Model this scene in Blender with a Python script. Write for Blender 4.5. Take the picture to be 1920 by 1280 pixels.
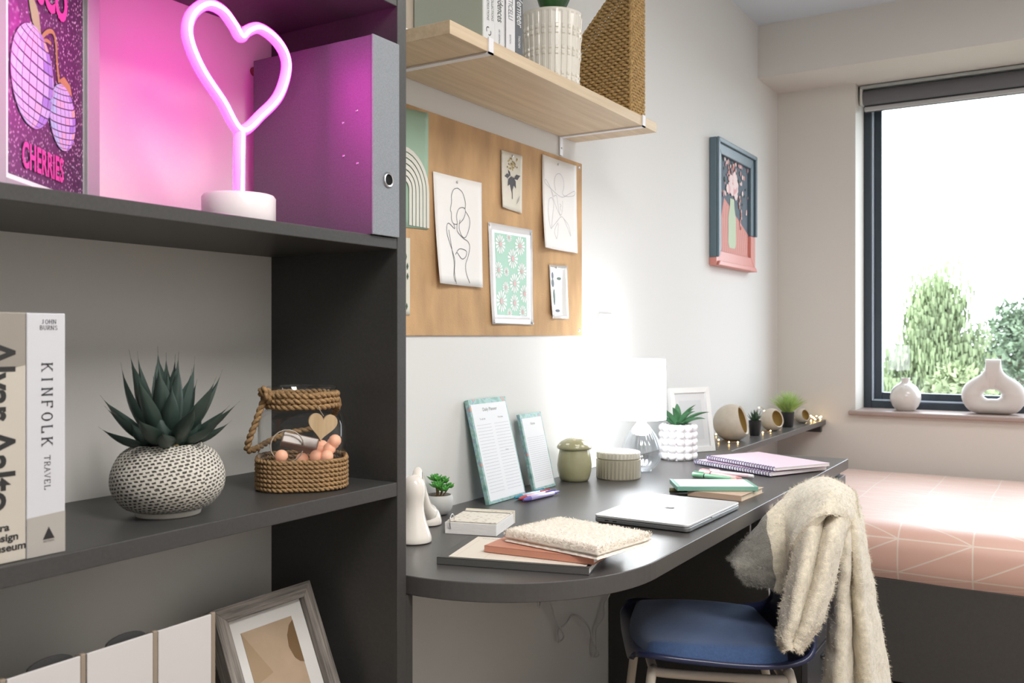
import bpy, bmesh, math, random
from math import sin, cos, pi, radians, sqrt, atan2
from mathutils import Vector, Matrix, noise as mnoise

for o in list(bpy.data.objects):
    bpy.data.objects.remove(o, do_unlink=True)
random.seed(7)
scene = bpy.context.scene
COL = scene.collection

# ------------------------------------------------------------------ camera
cam_d = bpy.data.cameras.new('camera')
cam_d.sensor_width = 36.0
cam_d.lens = 36.0 * 1720.0 / 1920.0
cam_d.shift_y = -11.0 / 1920.0
cam_d.clip_start = 0.02
cam_d.clip_end = 300
cam_d.dof.use_dof = True
cam_d.dof.focus_distance = 1.75
cam_d.dof.aperture_fstop = 9.0
cam = bpy.data.objects.new('camera', cam_d)
COL.objects.link(cam)
cam.location = (1.217, 0.0, 1.126)
cam.rotation_euler = (radians(90), 0, radians(31.8))
scene.camera = cam

# ------------------------------------------------------------------ sky, light, exposure
world = bpy.data.worlds.new('overcast_sky')
scene.world = world
world.use_nodes = True
wn = world.node_tree.nodes
wn['Background'].inputs['Color'].default_value = (0.84, 0.92, 1.0, 1)
wn['Background'].inputs['Strength'].default_value = 5.6


def area_light(name, loc, rot, size, size_y, power, color, portal=False):
    d = bpy.data.lights.new(name, 'AREA')
    d.shape = 'RECTANGLE'
    d.size, d.size_y = size, size_y
    d.energy = power
    d.color = color
    if portal:
        d.cycles.is_portal = True
    o = bpy.data.objects.new(name, d)
    COL.objects.link(o)
    o.location = loc
    o.rotation_euler = rot
    return o


area_light('window_sky_portal', (1.05, 4.60, 1.53), (radians(-90), 0, 0), 1.40, 1.50, 1, (1, 1, 1), True)
CEILING_FILLS = [(1.75, 0.55), (1.75, 2.6)]  # positions of the added fill panels, out of view
CEILING_POWER = (40.0, 14.0)
vs = scene.view_settings
vs.view_transform = 'Standard'
vs.look = 'None'
vs.gamma = 1.0
vs.use_curve_mapping = False
vs.exposure = 0.55
scene.cycles.max_bounces = 10
scene.cycles.diffuse_bounces = 5
scene.cycles.transparent_max_bounces = 16
scene.cycles.sample_clamp_indirect = 6.0
scene.cycles.use_denoising = True
scene.cycles.caustics_reflective = False
scene.cycles.caustics_refractive = False

# ------------------------------------------------------------------ mesh helpers


class MB:
    """collects vertices and faces of one part"""

    def __init__(self):
        self.v, self.f, self.m = [], [], []
        self.uv = None

    def add(self, vs_, fs_, mi=0):
        n = len(self.v)
        self.v += [tuple(p) for p in vs_]
        self.f += [tuple(i + n for i in f) for f in fs_]
        self.m += [mi] * len(fs_)
        return self

    def box(self, x0, x1, y0, y1, z0, z1, mi=0):
        return self.add([(x0, y0, z0), (x1, y0, z0), (x1, y1, z0), (x0, y1, z0), (x0, y0, z1), (x1, y0, z1), (x1, y1, z1), (x0, y1, z1)],
                        [(0, 3, 2, 1), (4, 5, 6, 7), (0, 1, 5, 4), (1, 2, 6, 5), (2, 3, 7, 6), (3, 0, 4, 7)], mi)

    def rbox(self, x0, x1, y0, y1, z0, z1, r=.002, seg=2, mi=0):
        bm = bmesh.new()
        bmesh.ops.create_cube(bm, size=1.0)
        for v in bm.verts:
            v.co = Vector((x0 if v.co.x < 0 else x1, y0 if v.co.y < 0 else y1, z0 if v.co.z < 0 else z1))
        bmesh.ops.bevel(bm, geom=bm.edges[:] + bm.verts[:], offset=r, segments=seg, profile=.5, affect='EDGES')
        bm.verts.index_update()
        self.add([v.co[:] for v in bm.verts], [[q.index for q in f.verts] for f in bm.faces], mi)
        bm.free()
        return self

    def grid(self, rows, cu=False, cv=False, mi=0):
        nr, nc = len(rows), len(rows[0])
        vs_ = [p for r in rows for p in r]
        fs_ = []
        for i in range(nr if cv else nr - 1):
            for j in range(nc if cu else nc - 1):
                a, b = i * nc + j, i * nc + (j + 1) % nc
                c_, d = ((i + 1) % nr) * nc + (j + 1) % nc, ((i + 1) % nr) * nc + j
                fs_.append((a, b, c_, d))
        return self.add(vs_, fs_, mi)

    def lathe(self, prof, n=32, c=(0, 0), rf=None, mi=0):
        rows = []
        for r, z in prof:
            row = []
            for k in range(n):
                a = 2 * pi * k / n
                q = r * (rf(a, z) if rf else 1)
                row.append((c[0] + q * cos(a), c[1] + q * sin(a), z))
            rows.append(row)
        return self.grid(rows, cu=True, mi=mi)

    def tube(self, pts, r, n=8, closed=False, rads=None, mi=0, caps=True):
        P = [Vector(p) for p in pts]
        m = len(P)
        rows = []
        ref = None
        for i in range(m):
            t = (P[(i + 1) % m] - P[i - 1]) if closed else (P[min(i + 1, m - 1)] - P[max(i - 1, 0)])
            if t.length < 1e-9:
                t = Vector((0, 0, 1))
            t.normalize()
            if ref is None:
                ref = t.orthogonal().normalized()
            else:
                ref = ref - t * ref.dot(t)
                if ref.length < 1e-6:
                    ref = t.orthogonal()
                ref.normalize()
            b = t.cross(ref)
            rr = rads[i] if rads else r
            rows.append([tuple(P[i] + (ref * cos(2 * pi * k / n) + b * sin(2 * pi * k / n)) * rr) for k in range(n)])
        n0 = len(self.v)
        self.grid(rows, cu=True, cv=closed, mi=mi)
        if caps and not closed:
            self.f += [tuple(n0 + k for k in reversed(range(n))), tuple(n0 + (m - 1) * n + k for k in range(n))]
            self.m += [mi, mi]
        return self

    def prism(self, poly, a, b, ax='z', mi=0):
        """extrude a 2D polygon from a to b along the axis; poly is (x,y) for z, (y,z) for x, (x,z) for y"""
        f = {'z': lambda p, t: (p[0], p[1], t), 'x': lambda p, t: (t, p[0], p[1]), 'y': lambda p, t: (p[0], t, p[1])}[ax]
        n = len(poly)
        vs_ = [f(p, a) for p in poly] + [f(p, b) for p in poly]
        fs_ = [tuple(reversed(range(n))), tuple(range(n, 2 * n))] + [(i, (i + 1) % n, n + (i + 1) % n, n + i) for i in range(n)]
        return self.add(vs_, fs_, mi)

    def ball(self, c, r, n=12, mi=0, sz=1.0):
        return self.lathe([(r * sin(pi * k / (n // 2)) + 1e-6, c[2] + sz * -r * cos(pi * k / (n // 2))) for k in range(n // 2 + 1)], n, (c[0], c[1]), mi=mi)

    def xf(self, mat):
        self.v = [tuple(mat @ Vector(p)) for p in self.v]
        return self

    def obj(self, name, mats, parent=None, smooth=False, **props):
        me = bpy.data.meshes.new(name)
        me.from_pydata(self.v, [], self.f)
        if not isinstance(mats, (list, tuple)):
            mats = [mats]
        for m in mats:
            me.materials.append(m)
        for p, mi in zip(me.polygons, self.m):
            p.material_index = mi
        bm = bmesh.new()
        bm.from_mesh(me)
        bmesh.ops.recalc_face_normals(bm, faces=bm.faces[:])
        bm.to_mesh(me)
        bm.free()
        if smooth:
            me.shade_smooth()
            if smooth != True:
                me.set_sharp_from_angle(angle=radians(smooth))
        o = bpy.data.objects.new(name, me)
        COL.objects.link(o)
        o.parent = parent
        for k, v in props.items():
            o[k] = v
        return o


def link(name, me, parent=None, **props):
    o = bpy.data.objects.new(name, me)
    COL.objects.link(o)
    o.parent = parent
    for k, v in props.items():
        o[k] = v
    return o


def thing(name, label, cat, loc=(0, 0, 0), rz=0, group=None):
    o = bpy.data.objects.new(name, None)
    o.empty_display_size = .05
    COL.objects.link(o)
    o.location = loc
    o.rotation_euler = (0, 0, rz)
    o['label'] = label
    o['category'] = cat
    if group:
        o['group'] = group
    return o


def tag(o, label, cat, group=None):
    o['label'] = label
    o['category'] = cat
    if group:
        o['group'] = group
    return o


def struct(o):
    o['kind'] = 'structure'
    return o


def copy_tree(o, parent=None):
    c_ = o.copy()
    COL.objects.link(c_)
    c_.parent = parent
    for ch in list(o.children):
        copy_tree(ch, c_)
    return c_


def subsurf(o, lv=1):
    m = o.modifiers.new('smooth', 'SUBSURF')
    m.levels = m.render_levels = lv
    return o


def solid(o, t, off=0):
    m = o.modifiers.new('thick', 'SOLIDIFY')
    m.thickness = t
    m.offset = off
    return o


def bev(o, w=.0015, seg=2):
    m = o.modifiers.new('bevel', 'BEVEL')
    m.width = w
    m.segments = seg
    m.limit_method = 'ANGLE'
    return o


def interp(pts, n, closed=False):
    """Catmull-Rom through the points, n samples per span"""
    P = [Vector(p) for p in pts]
    out = []
    m = len(P)
    for i in range(m if closed else m - 1):
        if closed:
            p0, p1, p2, p3 = P[i - 1], P[i], P[(i + 1) % m], P[(i + 2) % m]
        else:
            p0, p1, p2, p3 = P[max(i - 1, 0)], P[i], P[i + 1], P[min(i + 2, m - 1)]
        for k in range(n):
            t = k / n
            out.append(.5 * ((2 * p1) + (p2 - p0) * t + (2 * p0 - 5 * p1 + 4 * p2 - p3) * t * t + (3 * p1 - p0 - 3 * p2 + p3) * t ** 3))
    if not closed:
        out.append(P[-1])
    return out


# ------------------------------------------------------------------ materials


def srgb(h):
    if isinstance(h, str):
        h = [int(h[i:i + 2], 16) for i in (0, 2, 4)]
    return tuple((c / 255 / 12.92 if c / 255 < .04045 else ((c / 255 + .055) / 1.055) ** 2.4) for c in h)


MATS = {}


def M(name, col, rough=.5, metal=0, spec=.5, var=None, bump=None, emis=None, trans=0, alpha=None, sheen=0, coat=0, sss=0):
    """principled material; var=(scale, amount) mottles the colour, bump=(scale, strength) adds fine relief"""
    if name in MATS:
        return MATS[name]
    m = bpy.data.materials.new(name)
    m.use_nodes = True
    nt = m.node_tree
    b = nt.nodes['Principled BSDF']
    c4 = (*srgb(col), 1)
    I = b.inputs
    I['Base Color'].default_value = c4
    I['Roughness'].default_value = rough
    I['Metallic'].default_value = metal
    I['Specular IOR Level'].default_value = spec
    I['Transmission Weight'].default_value = trans
    I['Sheen Weight'].default_value = sheen
    I['Coat Weight'].default_value = coat
    if sss:
        I['Subsurface Weight'].default_value = sss
        I['Subsurface Radius'].default_value = (.01, .01, .01)
    if emis:
        I['Emission Color'].default_value = (*srgb(emis[0]), 1)
        I['Emission Strength'].default_value = emis[1]
    tc = None
    if var or bump:
        tc = nt.nodes.new('ShaderNodeTexCoord')
    if var:
        n = nt.nodes.new('ShaderNodeTexNoise')
        n.inputs['Scale'].default_value = var[0] if not isinstance(var[0], tuple) else 1
        n.inputs['Detail'].default_value = 6
        src = tc.outputs['Object']
        if isinstance(var[0], tuple):
            mp = nt.nodes.new('ShaderNodeMapping')
            mp.inputs['Scale'].default_value = var[0]
            nt.links.new(src, mp.inputs[0])
            src = mp.outputs[0]
        nt.links.new(src, n.inputs['Vector'])
        r = nt.nodes.new('ShaderNodeValToRGB')
        a = var[1]
        lin = srgb(col)
        r.color_ramp.elements[0].position = .3
        r.color_ramp.elements[1].position = .7
        r.color_ramp.elements[0].color = (*[max(0, q * (1 - a)) for q in lin], 1)
        r.color_ramp.elements[1].color = (*[min(1, q * (1 + a)) for q in lin], 1)
        nt.links.new(n.outputs['Fac'], r.inputs[0])
        nt.links.new(r.outputs[0], I['Base Color'])
    if bump:
        n = nt.nodes.new('ShaderNodeTexNoise')
        n.inputs['Scale'].default_value = bump[0]
        n.inputs['Detail'].default_value = 4
        nt.links.new(tc.outputs['Object'], n.inputs['Vector'])
        bp = nt.nodes.new('ShaderNodeBump')
        bp.inputs['Strength'].default_value = bump[1]
        bp.inputs['Distance'].default_value = .002
        nt.links.new(n.outputs['Fac'], bp.inputs['Height'])
        nt.links.new(bp.outputs[0], I['Normal'])
    MATS[name] = m
    return m


def glass_mat(name, tint=(1, 1, 1), refl=.08, rough=.02):
    """clear thin glass: see-through with a fresnel reflection"""
    m = bpy.data.materials.new(name)
    m.use_nodes = True
    nt = m.node_tree
    nt.nodes.remove(nt.nodes['Principled BSDF'])
    t = nt.nodes.new('ShaderNodeBsdfTransparent')
    t.inputs[0].default_value = (*tint, 1)
    g = nt.nodes.new('ShaderNodeBsdfGlossy')
    g.inputs['Roughness'].default_value = rough
    fr = nt.nodes.new('ShaderNodeFresnel')
    ior = 1.0 + refl * 5
    geo = nt.nodes.new('ShaderNodeNewGeometry')
    io = nt.nodes.new('ShaderNodeMath')
    io.operation = 'MULTIPLY_ADD'
    nt.links.new(geo.outputs['Backfacing'], io.inputs[0])
    io.inputs[1].default_value = 1 / ior - ior
    io.inputs[2].default_value = ior
    nt.links.new(io.outputs[0], fr.inputs[0])
    mx = nt.nodes.new('ShaderNodeMixShader')
    nt.links.new(fr.outputs[0], mx.inputs[0])
    nt.links.new(t.outputs[0], mx.inputs[1])
    nt.links.new(g.outputs[0], mx.inputs[2])
    nt.links.new(mx.outputs[0], nt.nodes['Material Output'].inputs[0])
    MATS[name] = m
    return m


def wood_mat(name, c1, c2, axis='Y', scale=30, rough=.5):
    m = bpy.data.materials.new(name)
    m.use_nodes = True
    nt = m.node_tree
    b = nt.nodes['Principled BSDF']
    b.inputs['Roughness'].default_value = rough
    tc = nt.nodes.new('ShaderNodeTexCoord')
    mp = nt.nodes.new('ShaderNodeMapping')
    s = [scale, scale, scale]
    s['XYZ'.index(axis)] = scale * .04
    mp.inputs['Scale'].default_value = s
    n = nt.nodes.new('ShaderNodeTexNoise')
    n.inputs['Scale'].default_value = 2.0
    n.inputs['Detail'].default_value = 8
    n.inputs['Roughness'].default_value = .65
    r = nt.nodes.new('ShaderNodeValToRGB')
    r.color_ramp.elements[0].position = .3
    r.color_ramp.elements[1].position = .72
    r.color_ramp.elements[0].color = (*srgb(c1), 1)
    r.color_ramp.elements[1].color = (*srgb(c2), 1)
    nt.links.new(tc.outputs['Object'], mp.inputs[0])
    nt.links.new(mp.outputs[0], n.inputs['Vector'])
    nt.links.new(n.outputs['Fac'], r.inputs[0])
    nt.links.new(r.outputs[0], b.inputs['Base Color'])
    bp = nt.nodes.new('ShaderNodeBump')
    bp.inputs['Strength'].default_value = .15
    bp.inputs['Distance'].default_value = .001
    nt.links.new(n.outputs['Fac'], bp.inputs['Height'])
    nt.links.new(bp.outputs[0], b.inputs['Normal'])
    MATS[name] = m
    return m


# ------------------------------------------------------------------ lettering


def lettering(body, size, mat, parent, at, right, up, bold=0.0, sx=1.0, align='LEFT', spacing=1.0, label=None):
    cu = bpy.data.curves.new('lettering', 'FONT')
    cu.body = body
    cu.size = size
    cu.offset = bold
    cu.space_character = spacing
    cu.align_x = align
    cu.resolution_u = 4
    tmp = bpy.data.objects.new('tmp_text', cu)
    COL.objects.link(tmp)
    dg = bpy.context.evaluated_depsgraph_get()
    me = bpy.data.meshes.new_from_object(tmp.evaluated_get(dg))
    bpy.data.objects.remove(tmp, do_unlink=True)
    R, U = Vector(right).normalized(), Vector(up).normalized()
    N = R.cross(U)
    mt = Matrix(((R.x * sx, U.x, N.x, at[0]), (R.y * sx, U.y, N.y, at[1]), (R.z * sx, U.z, N.z, at[2]), (0, 0, 0, 1)))
    me.transform(mt)
    me.materials.clear()
    me.materials.append(mat)
    o = link('lettering', me, parent)
    return o


SERIF = {  # strokes on a 0..1 square and the points that carry a serif
    'K': ([((.15, 0), (.15, 1)), ((.15, .42), (.85, 1)), ((.4, .6), (.9, 0))], [(.15, 0), (.15, 1), (.85, 1), (.9, 0)]),
    'I': ([((.5, 0), (.5, 1))], [(.5, 0), (.5, 1)]),
    'N': ([((.15, 0), (.15, 1)), ((.15, 1), (.85, 0)), ((.85, 0), (.85, 1))], [(.15, 0), (.15, 1), (.85, 1)]),
    'F': ([((.2, 0), (.2, 1)), ((.2, 1), (.85, 1)), ((.2, .52), (.7, .52)), ((.85, 1), (.85, .85))], [(.2, 0)]),
    'L': ([((.2, 0), (.2, 1)), ((.2, 0), (.85, 0)), ((.85, 0), (.85, .18))], [(.2, 1)]),
    'O': ([((.5 + .42 * cos(a * pi / 8), .5 + .5 * sin(a * pi / 8)), (.5 + .42 * cos((a + 1) * pi / 8), .5 + .5 * sin((a + 1) * pi / 8))) for a in range(16)], []),
    'T': ([((.5, 0), (.5, 1)), ((.1, 1), (.9, 1)), ((.1, 1), (.1, .85)), ((.9, 1), (.9, .85))], [(.5, 0)]),
    'R': ([((.2, 0), (.2, 1)), ((.2, 1), (.6, 1)), ((.6, 1), (.8, .88)), ((.8, .88), (.8, .62)), ((.8, .62), (.6, .5)), ((.6, .5), (.2, .5)), ((.5, .5), (.9, 0))], [(.2, 0), (.9, 0)]),
    'A': ([((.1, 0), (.5, 1)), ((.5, 1), (.9, 0)), ((.27, .38), (.73, .38))], [(.1, 0), (.9, 0)]),
    'V': ([((.1, 1), (.5, 0)), ((.5, 0), (.9, 1))], [(.1, 1), (.9, 1)]),
    'E': ([((.2, 0), (.2, 1)), ((.2, 1), (.82, 1)), ((.2, .52), (.65, .52)), ((.2, 0), (.85, 0)), ((.85, 0), (.85, .15)), ((.82, 1), (.82, .86))], []),
    'J': ([((.6, 1), (.6, .15)), ((.6, .15), (.4, 0)), ((.4, 0), (.25, .12))], [(.6, 1)]),
    'H': ([((.15, 0), (.15, 1)), ((.85, 0), (.85, 1)), ((.15, .52), (.85, .52))], [(.15, 0), (.15, 1), (.85, 0), (.85, 1)]),
    'B': ([((.2, 0), (.2, 1)), ((.2, 1), (.6, 1)), ((.6, 1), (.75, .88)), ((.75, .88), (.75, .65)), ((.75, .65), (.6, .53)), ((.6, .53), (.2, .53)), ((.6, .53), (.82, .4)), ((.82, .4), (.82, .13)), ((.82, .13), (.6, 0)), ((.6, 0), (.2, 0))], []),
    'U': ([((.15, 1), (.15, .3)), ((.15, .3), (.3, .05)), ((.3, .05), (.5, 0)), ((.5, 0), (.7, .05)), ((.7, .05), (.85, .3)), ((.85, .3), (.85, 1))], [(.15, 1), (.85, 1)]),
    'S': ([((.8, .85), (.6, 1)), ((.6, 1), (.35, 1)), ((.35, 1), (.2, .85)), ((.2, .85), (.2, .68)), ((.2, .68), (.8, .35)), ((.8, .35), (.8, .15)), ((.8, .15), (.6, 0)), ((.6, 0), (.35, 0)), ((.35, 0), (.18, .15))], []),
}


def serif_text(word, h, w, step, mat, parent, at, right, up, t=.09):
    """roman capitals with serifs, drawn as flat strokes"""
    R, U = Vector(right).normalized(), Vector(up).normalized()
    A = Vector(at)
    mb = MB()

    def seg(p, q, th):
        p, q = Vector((p[0] * w, p[1] * h)), Vector((q[0] * w, q[1] * h))
        d = (q - p)
        if d.length < 1e-9:
            return
        d.normalize()
        n = Vector((-d.y, d.x)) * th * .5
        e = d * th * .3
        c4 = [p - e + n, p - e - n, q + e - n, q + e + n]
        mb.add([tuple(A + R * (x0 + c.x) + U * c.y) for c in c4], [(0, 1, 2, 3)])
    for k, ch in enumerate(word):
        if ch == ' ':
            continue
        x0 = k * step
        st, se = SERIF[ch]
        for p, q in st:
            d = abs(q[0] - p[0])
            seg(p, q, t * h * (1.25 if d < .05 else .85))
        for p in se:
            seg((p[0] - .17, p[1]), (p[0] + .17, p[1]), t * h * .5)
    return mb.obj('lettering', mat, parent)


def strip(mb, pts, w, N=Vector((1, 0, 0)), mi=0):
    """a flat drawn line of width w through pts, lying in the plane with normal N"""
    P = [Vector(p) for p in pts]
    rows = []
    for i in range(len(P)):
        t = (P[min(i + 1, len(P) - 1)] - P[max(i - 1, 0)])
        if t.length < 1e-9:
            t = Vector((0, 0, 1))
        n = N.cross(t).normalized() * w * .5
        rows.append([tuple(P[i] + n), tuple(P[i] - n)])
    return mb.grid(rows, mi=mi)


def blade(mb, base, az, elev, length, width, droop=.3, thick=.35, n=7, roll=0, curl=.25, tip=1.0, mi=0):
    """one leaf: a tapered, channelled, curving blade"""
    d0 = Vector((cos(az) * cos(elev), sin(az) * cos(elev), sin(elev)))
    side = Vector((-sin(az), cos(az), 0))
    p = Vector(base)
    rows_t, rows_b = [], []
    e = elev
    for i in range(n + 1):
        t = i / n
        d = Vector((cos(az) * cos(e), sin(az) * cos(e), sin(e)))
        nrm = side.cross(d) * -1
        if nrm.z < 0 and abs(elev) < 1.2:
            nrm = -nrm
        wv = width * (.55 + .45 * sin(min(t / .45, 1) * pi / 2)) * (1 - max(0, (t - .4) / .6) ** 1.6 * tip) * .5 + .0002
        up = nrm
        rows_t.append([tuple(p + side * wv * k + up * (abs(k) ** 1.5 * curl * wv)) for k in (-1, -.5, 0, .5, 1)])
        rows_b.append([tuple(p + side * wv * k + up * (abs(k) ** 1.5 * curl * wv - thick * wv * (1 - k * k))) for k in (-1, -.5, 0, .5, 1)])
        p = p + d * (length / n)
        e -= droop / n
    ring = [a + b[::-1][1:-1] for a, b in zip(rows_t, rows_b)]
    mb.grid(ring, cu=True, mi=mi)
    return mb


# palette
WALL = M('wall_paint', 'dbdbd9', .75, bump=(400, .03))
WALLB = M('wall_paint_warm', 'd5d2cc', .75, bump=(400, .03))  # warmer, darker wall copy: the window wall's shade put into the colour
CEIL = M('ceiling_paint', 'cfdae4', .8)  # white ceiling with the blue of the sky light put into its colour
DARK = M('charcoal_laminate', '3d3c3b', .42, spec=.45, var=(220, .10), bump=(900, .04))
DESKM = M('desk_laminate', '4d4b4a', .33, spec=.5, var=(180, .05), bump=(900, .03))
BACKP = M('back_panel_paint', 'd4d2cd', .7)
WHITE = M('white_satin', 'efefee', .4)
WHITEG = M('white_gloss', 'f1efec', .12, coat=.4)
PAPER = M('paper', 'eceae8', .7)
INK = M('black_ink', '222222', .6)
GREYINK = M('grey_ink', '77777a', .6)
STEEL = M('steel', 'c8c8ca', .25, metal=1)
BLACKP = M('black_plastic', '1b1b1d', .45)

# ================================================================== the room
RX, RY0, RY1, RZ = 2.75, -2.0, 4.344, 2.5
WX0, WX1, WZ0, WZ1 = 0.351, 1.75, 0.767, 2.266
struct(MB().box(-.15, 0, RY0 - .15, RY1 + .3, 0, RZ).obj('wall_left', WALL))
wb = MB()
wb.box(0, WX0, RY1, RY1 + .3, 0, RZ).box(WX1, RX, RY1, RY1 + .3, 0, RZ).box(WX0, WX1, RY1, RY1 + .3, 0, WZ0).box(WX0, WX1, RY1, RY1 + .3, WZ1, RZ)
struct(wb.obj('wall_back', WALLB))
struct(MB().box(RX, RX + .15, RY0 - .15, RY1 + .3, 0, RZ).obj('wall_right', WALL))
struct(MB().box(0, RX, RY0 - .15, RY0, 0, RZ).obj('wall_front', WALL))
struct(MB().box(-.15, RX + .15, RY0 - .15, RY1 + .3, RZ, RZ + .1).obj('ceiling', CEIL))
struct(MB().box(0, RX, 4.032, RY1, WZ1, RZ).obj('trim_1', WALLB, label='boxed white beam above the window'))
struct(MB().box(-.15, RX + .15, RY0 - .15, RY1 + .3, -.1, 0).obj('floor', M('floor_vinyl', '8d7f70', .45, var=((3, 40, 3), .15))))

# window: aluminium frame, sash and pane
FR = M('window_aluminium', '38424b', .35, metal=.3)
win = bpy.data.objects.new('window_1', None)
COL.objects.link(win)
win['kind'] = 'structure'
win['label'] = 'dark grey framed window over the bed'
fy0, fy1 = 4.530, 4.60


def ring(x0, x1, z0, z1, w, y0, y1):
    return MB().rbox(x0, x0 + w, y0, y1, z0, z1, .003).rbox(x1 - w, x1, y0, y1, z0, z1, .003).rbox(x0 + w, x1 - w, y0, y1, z0, z0 + w, .003).rbox(x0 + w, x1 - w, y0, y1, z1 - w, z1, .003)


ring(WX0, WX1, WZ0 + .02, WZ1, .034, fy0, fy1).obj('window_frame', FR, win)
ring(WX0 + .042, WX1 - .042, WZ0 + .06, WZ1 - .042, .034, fy0 + .022, fy1).obj('window_sash', FR, win)
ring(WX0 + .034, WX1 - .034, WZ0 + .054, WZ1 - .034, .0085, fy0 + .004, fy1).obj('window_gasket', M('gasket_white', 'b9c6d6', .3), win)  # pale ring between frame and sash: a glint put into the colour
MB().box(WX0 + .07, WX1 - .07, 4.572, 4.576, WZ0 + .09, WZ1 - .07).obj('pane', glass_mat('window_glass', (.99, 1, 1), .08), win)
sill = MB().rbox(.326, 1.775, 4.306, 4.535, .768, .790, .008, 3).obj('trim_2', M('sill_laminate', 'a5948d', .4), None, smooth=40)
sill['kind'] = 'structure'
sill['label'] = 'mauve-brown window sill board'

bl = thing('roller_blind', 'grey roller blind rolled up at the top of the window', 'blind', (0, 4.42, 2.2))
MB().rbox(.360, 1.742, -.03, .03, .048, .062, .003).obj('head_rail', M('rail_grey', 'a9b0ae', .5), bl)
rol = MB()
rol.add([], [])
rows = []
for x in (.372, 1.73):
    rows.append([(x, .030 * cos(a * pi / 12), .012 + .034 * sin(a * pi / 12)) for a in range(24)])
MB().grid(rows, cu=True).obj('fabric_roll', M('blind_fabric', '606064', .7), bl, smooth=True)
MB().box(.372, 1.73, .022, .024, -.05, .012).obj('fabric', MATS['blind_fabric'], bl)
MB().rbox(.372, 1.73, .008, .03, -.046, -.026, .004).obj('bottom_bar', M('bar_grey', 'b5b6b6', .5), bl)
MB().rbox(.360, .371, -.03, .03, -.02, .05, .003).obj('end_bracket', M('bracket_white', 'd5d5d2', .4), bl)
MB().rbox(1.731, 1.742, -.03, .03, -.02, .05, .003).obj('end_bracket', MATS['bracket_white'], bl)

# unseen ceiling panels, added to fill the room with soft light
for k, (lx, ly) in enumerate(CEILING_FILLS):
    cl = thing('ceiling_lamp', ['white rectangular ceiling panel lamp above the bookcase end of the room', 'white rectangular ceiling panel lamp above the chair'][k], 'lamp', (lx, ly, 2.5), 0, 'ceiling lamps')
    for bx in ((-.62, .62, -.32, -.30), (-.62, .62, .30, .32), (-.62, -.60, -.30, .30), (.60, .62, -.30, .30)):
        MB().rbox(*bx, -.045, -.0005, .003).obj('lamp_rim', WHITE, cl)
    d = bpy.data.lights.new('ceiling_lamp_light', 'AREA')
    d.shape = 'RECTANGLE'
    d.size, d.size_y = 1.2, .6
    d.energy = CEILING_POWER[k]
    d.color = (1.0, .97, .93)
    lo = bpy.data.objects.new('ceiling_lamp_light', d)
    COL.objects.link(lo)
    lo.parent = cl
    lo.location = (0, 0, -.045)

# ================================================================== outside
gr = struct(MB().box(-60, 80, 6, 120, -5.2, -5.0).obj('ground', M('lawn_green', '6c6b5f', .9, var=(.8, .3))))
LEAFA = M('conifer_leaf', '74805c', .8, var=(1.2, .35))  # leaf greens greyed here and below to imitate flare at the window
LEAFB = M('broadleaf', '627259', .8, var=(1.5, .35))
LEAFC = M('pale_leaf', '7a8460', .8, var=(1.5, .3))
BARK = M('bark', '6d5b48', .9, var=(6, .3))


def tree(name, label, x, y, zt, rad, h, n, mat, kind, seed):
    rnd = random.Random(seed)
    t = thing(name, label, 'tree', (x, y, -5))
    ht = zt + 5
    MB().tube([(0, 0, 0), (.05, 0, ht * .4), (0, 0, ht * .93)], .2, 9, rads=[.26, .18, .03]).obj('trunk', BARK, t, smooth=True)
    br = MB()
    mb = MB()
    clumps = []
    for k in range(70 if kind == 'conifer' else 46):
        q = rnd.random()
        zz = ht - h * (q ** .8) - .05
        if kind == 'conifer':
            rr = rad * (q ** .6) * rnd.uniform(.15, 1.0)
        else:
            rr = rad * sqrt(max(.02, 1 - (2 * q - 1) ** 2)) * rnd.uniform(.4, 1)
        a = rnd.uniform(0, 2 * pi)
        clumps.append((rr * cos(a), rr * sin(a), zz, rnd.uniform(.45, .8) * rad * .42))
        if k % 3 == 0:
            br.tube([(0, 0, zz - .3), (rr * cos(a), rr * sin(a), zz)], .04, 5, rads=[.05, .015])
    br.obj('branches', BARK, t)
    for (cx, cy, cz, cr) in clumps:
        for k in range(n):
            d = Vector((rnd.gauss(0, 1), rnd.gauss(0, 1), rnd.gauss(0, 1))).normalized() * cr * rnd.random() ** .5
            if kind == 'conifer':
                d.z *= 1.25
            p = Vector((cx, cy, cz)) + d
            s = rnd.uniform(.022, .055) * (1 if kind == 'conifer' else 1.7)
            u = Vector((rnd.gauss(0, 1), rnd.gauss(0, 1), rnd.gauss(0, .4))).normalized()
            w = Vector((0, 0, -1)) if kind == 'conifer' else Vector((rnd.gauss(0, 1), rnd.gauss(0, 1), rnd.gauss(0, 1))).normalized()
            l = s * (2.4 if kind == 'conifer' else 1.2)
            mb.add([p - u * s * .5, p + u * s * .5, p + u * s * .2 + w * l, p - u * s * .2 + w * l], [(0, 1, 2, 3)])
    mb.obj('foliage', mat, t, kind='stuff')
    return t


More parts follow.
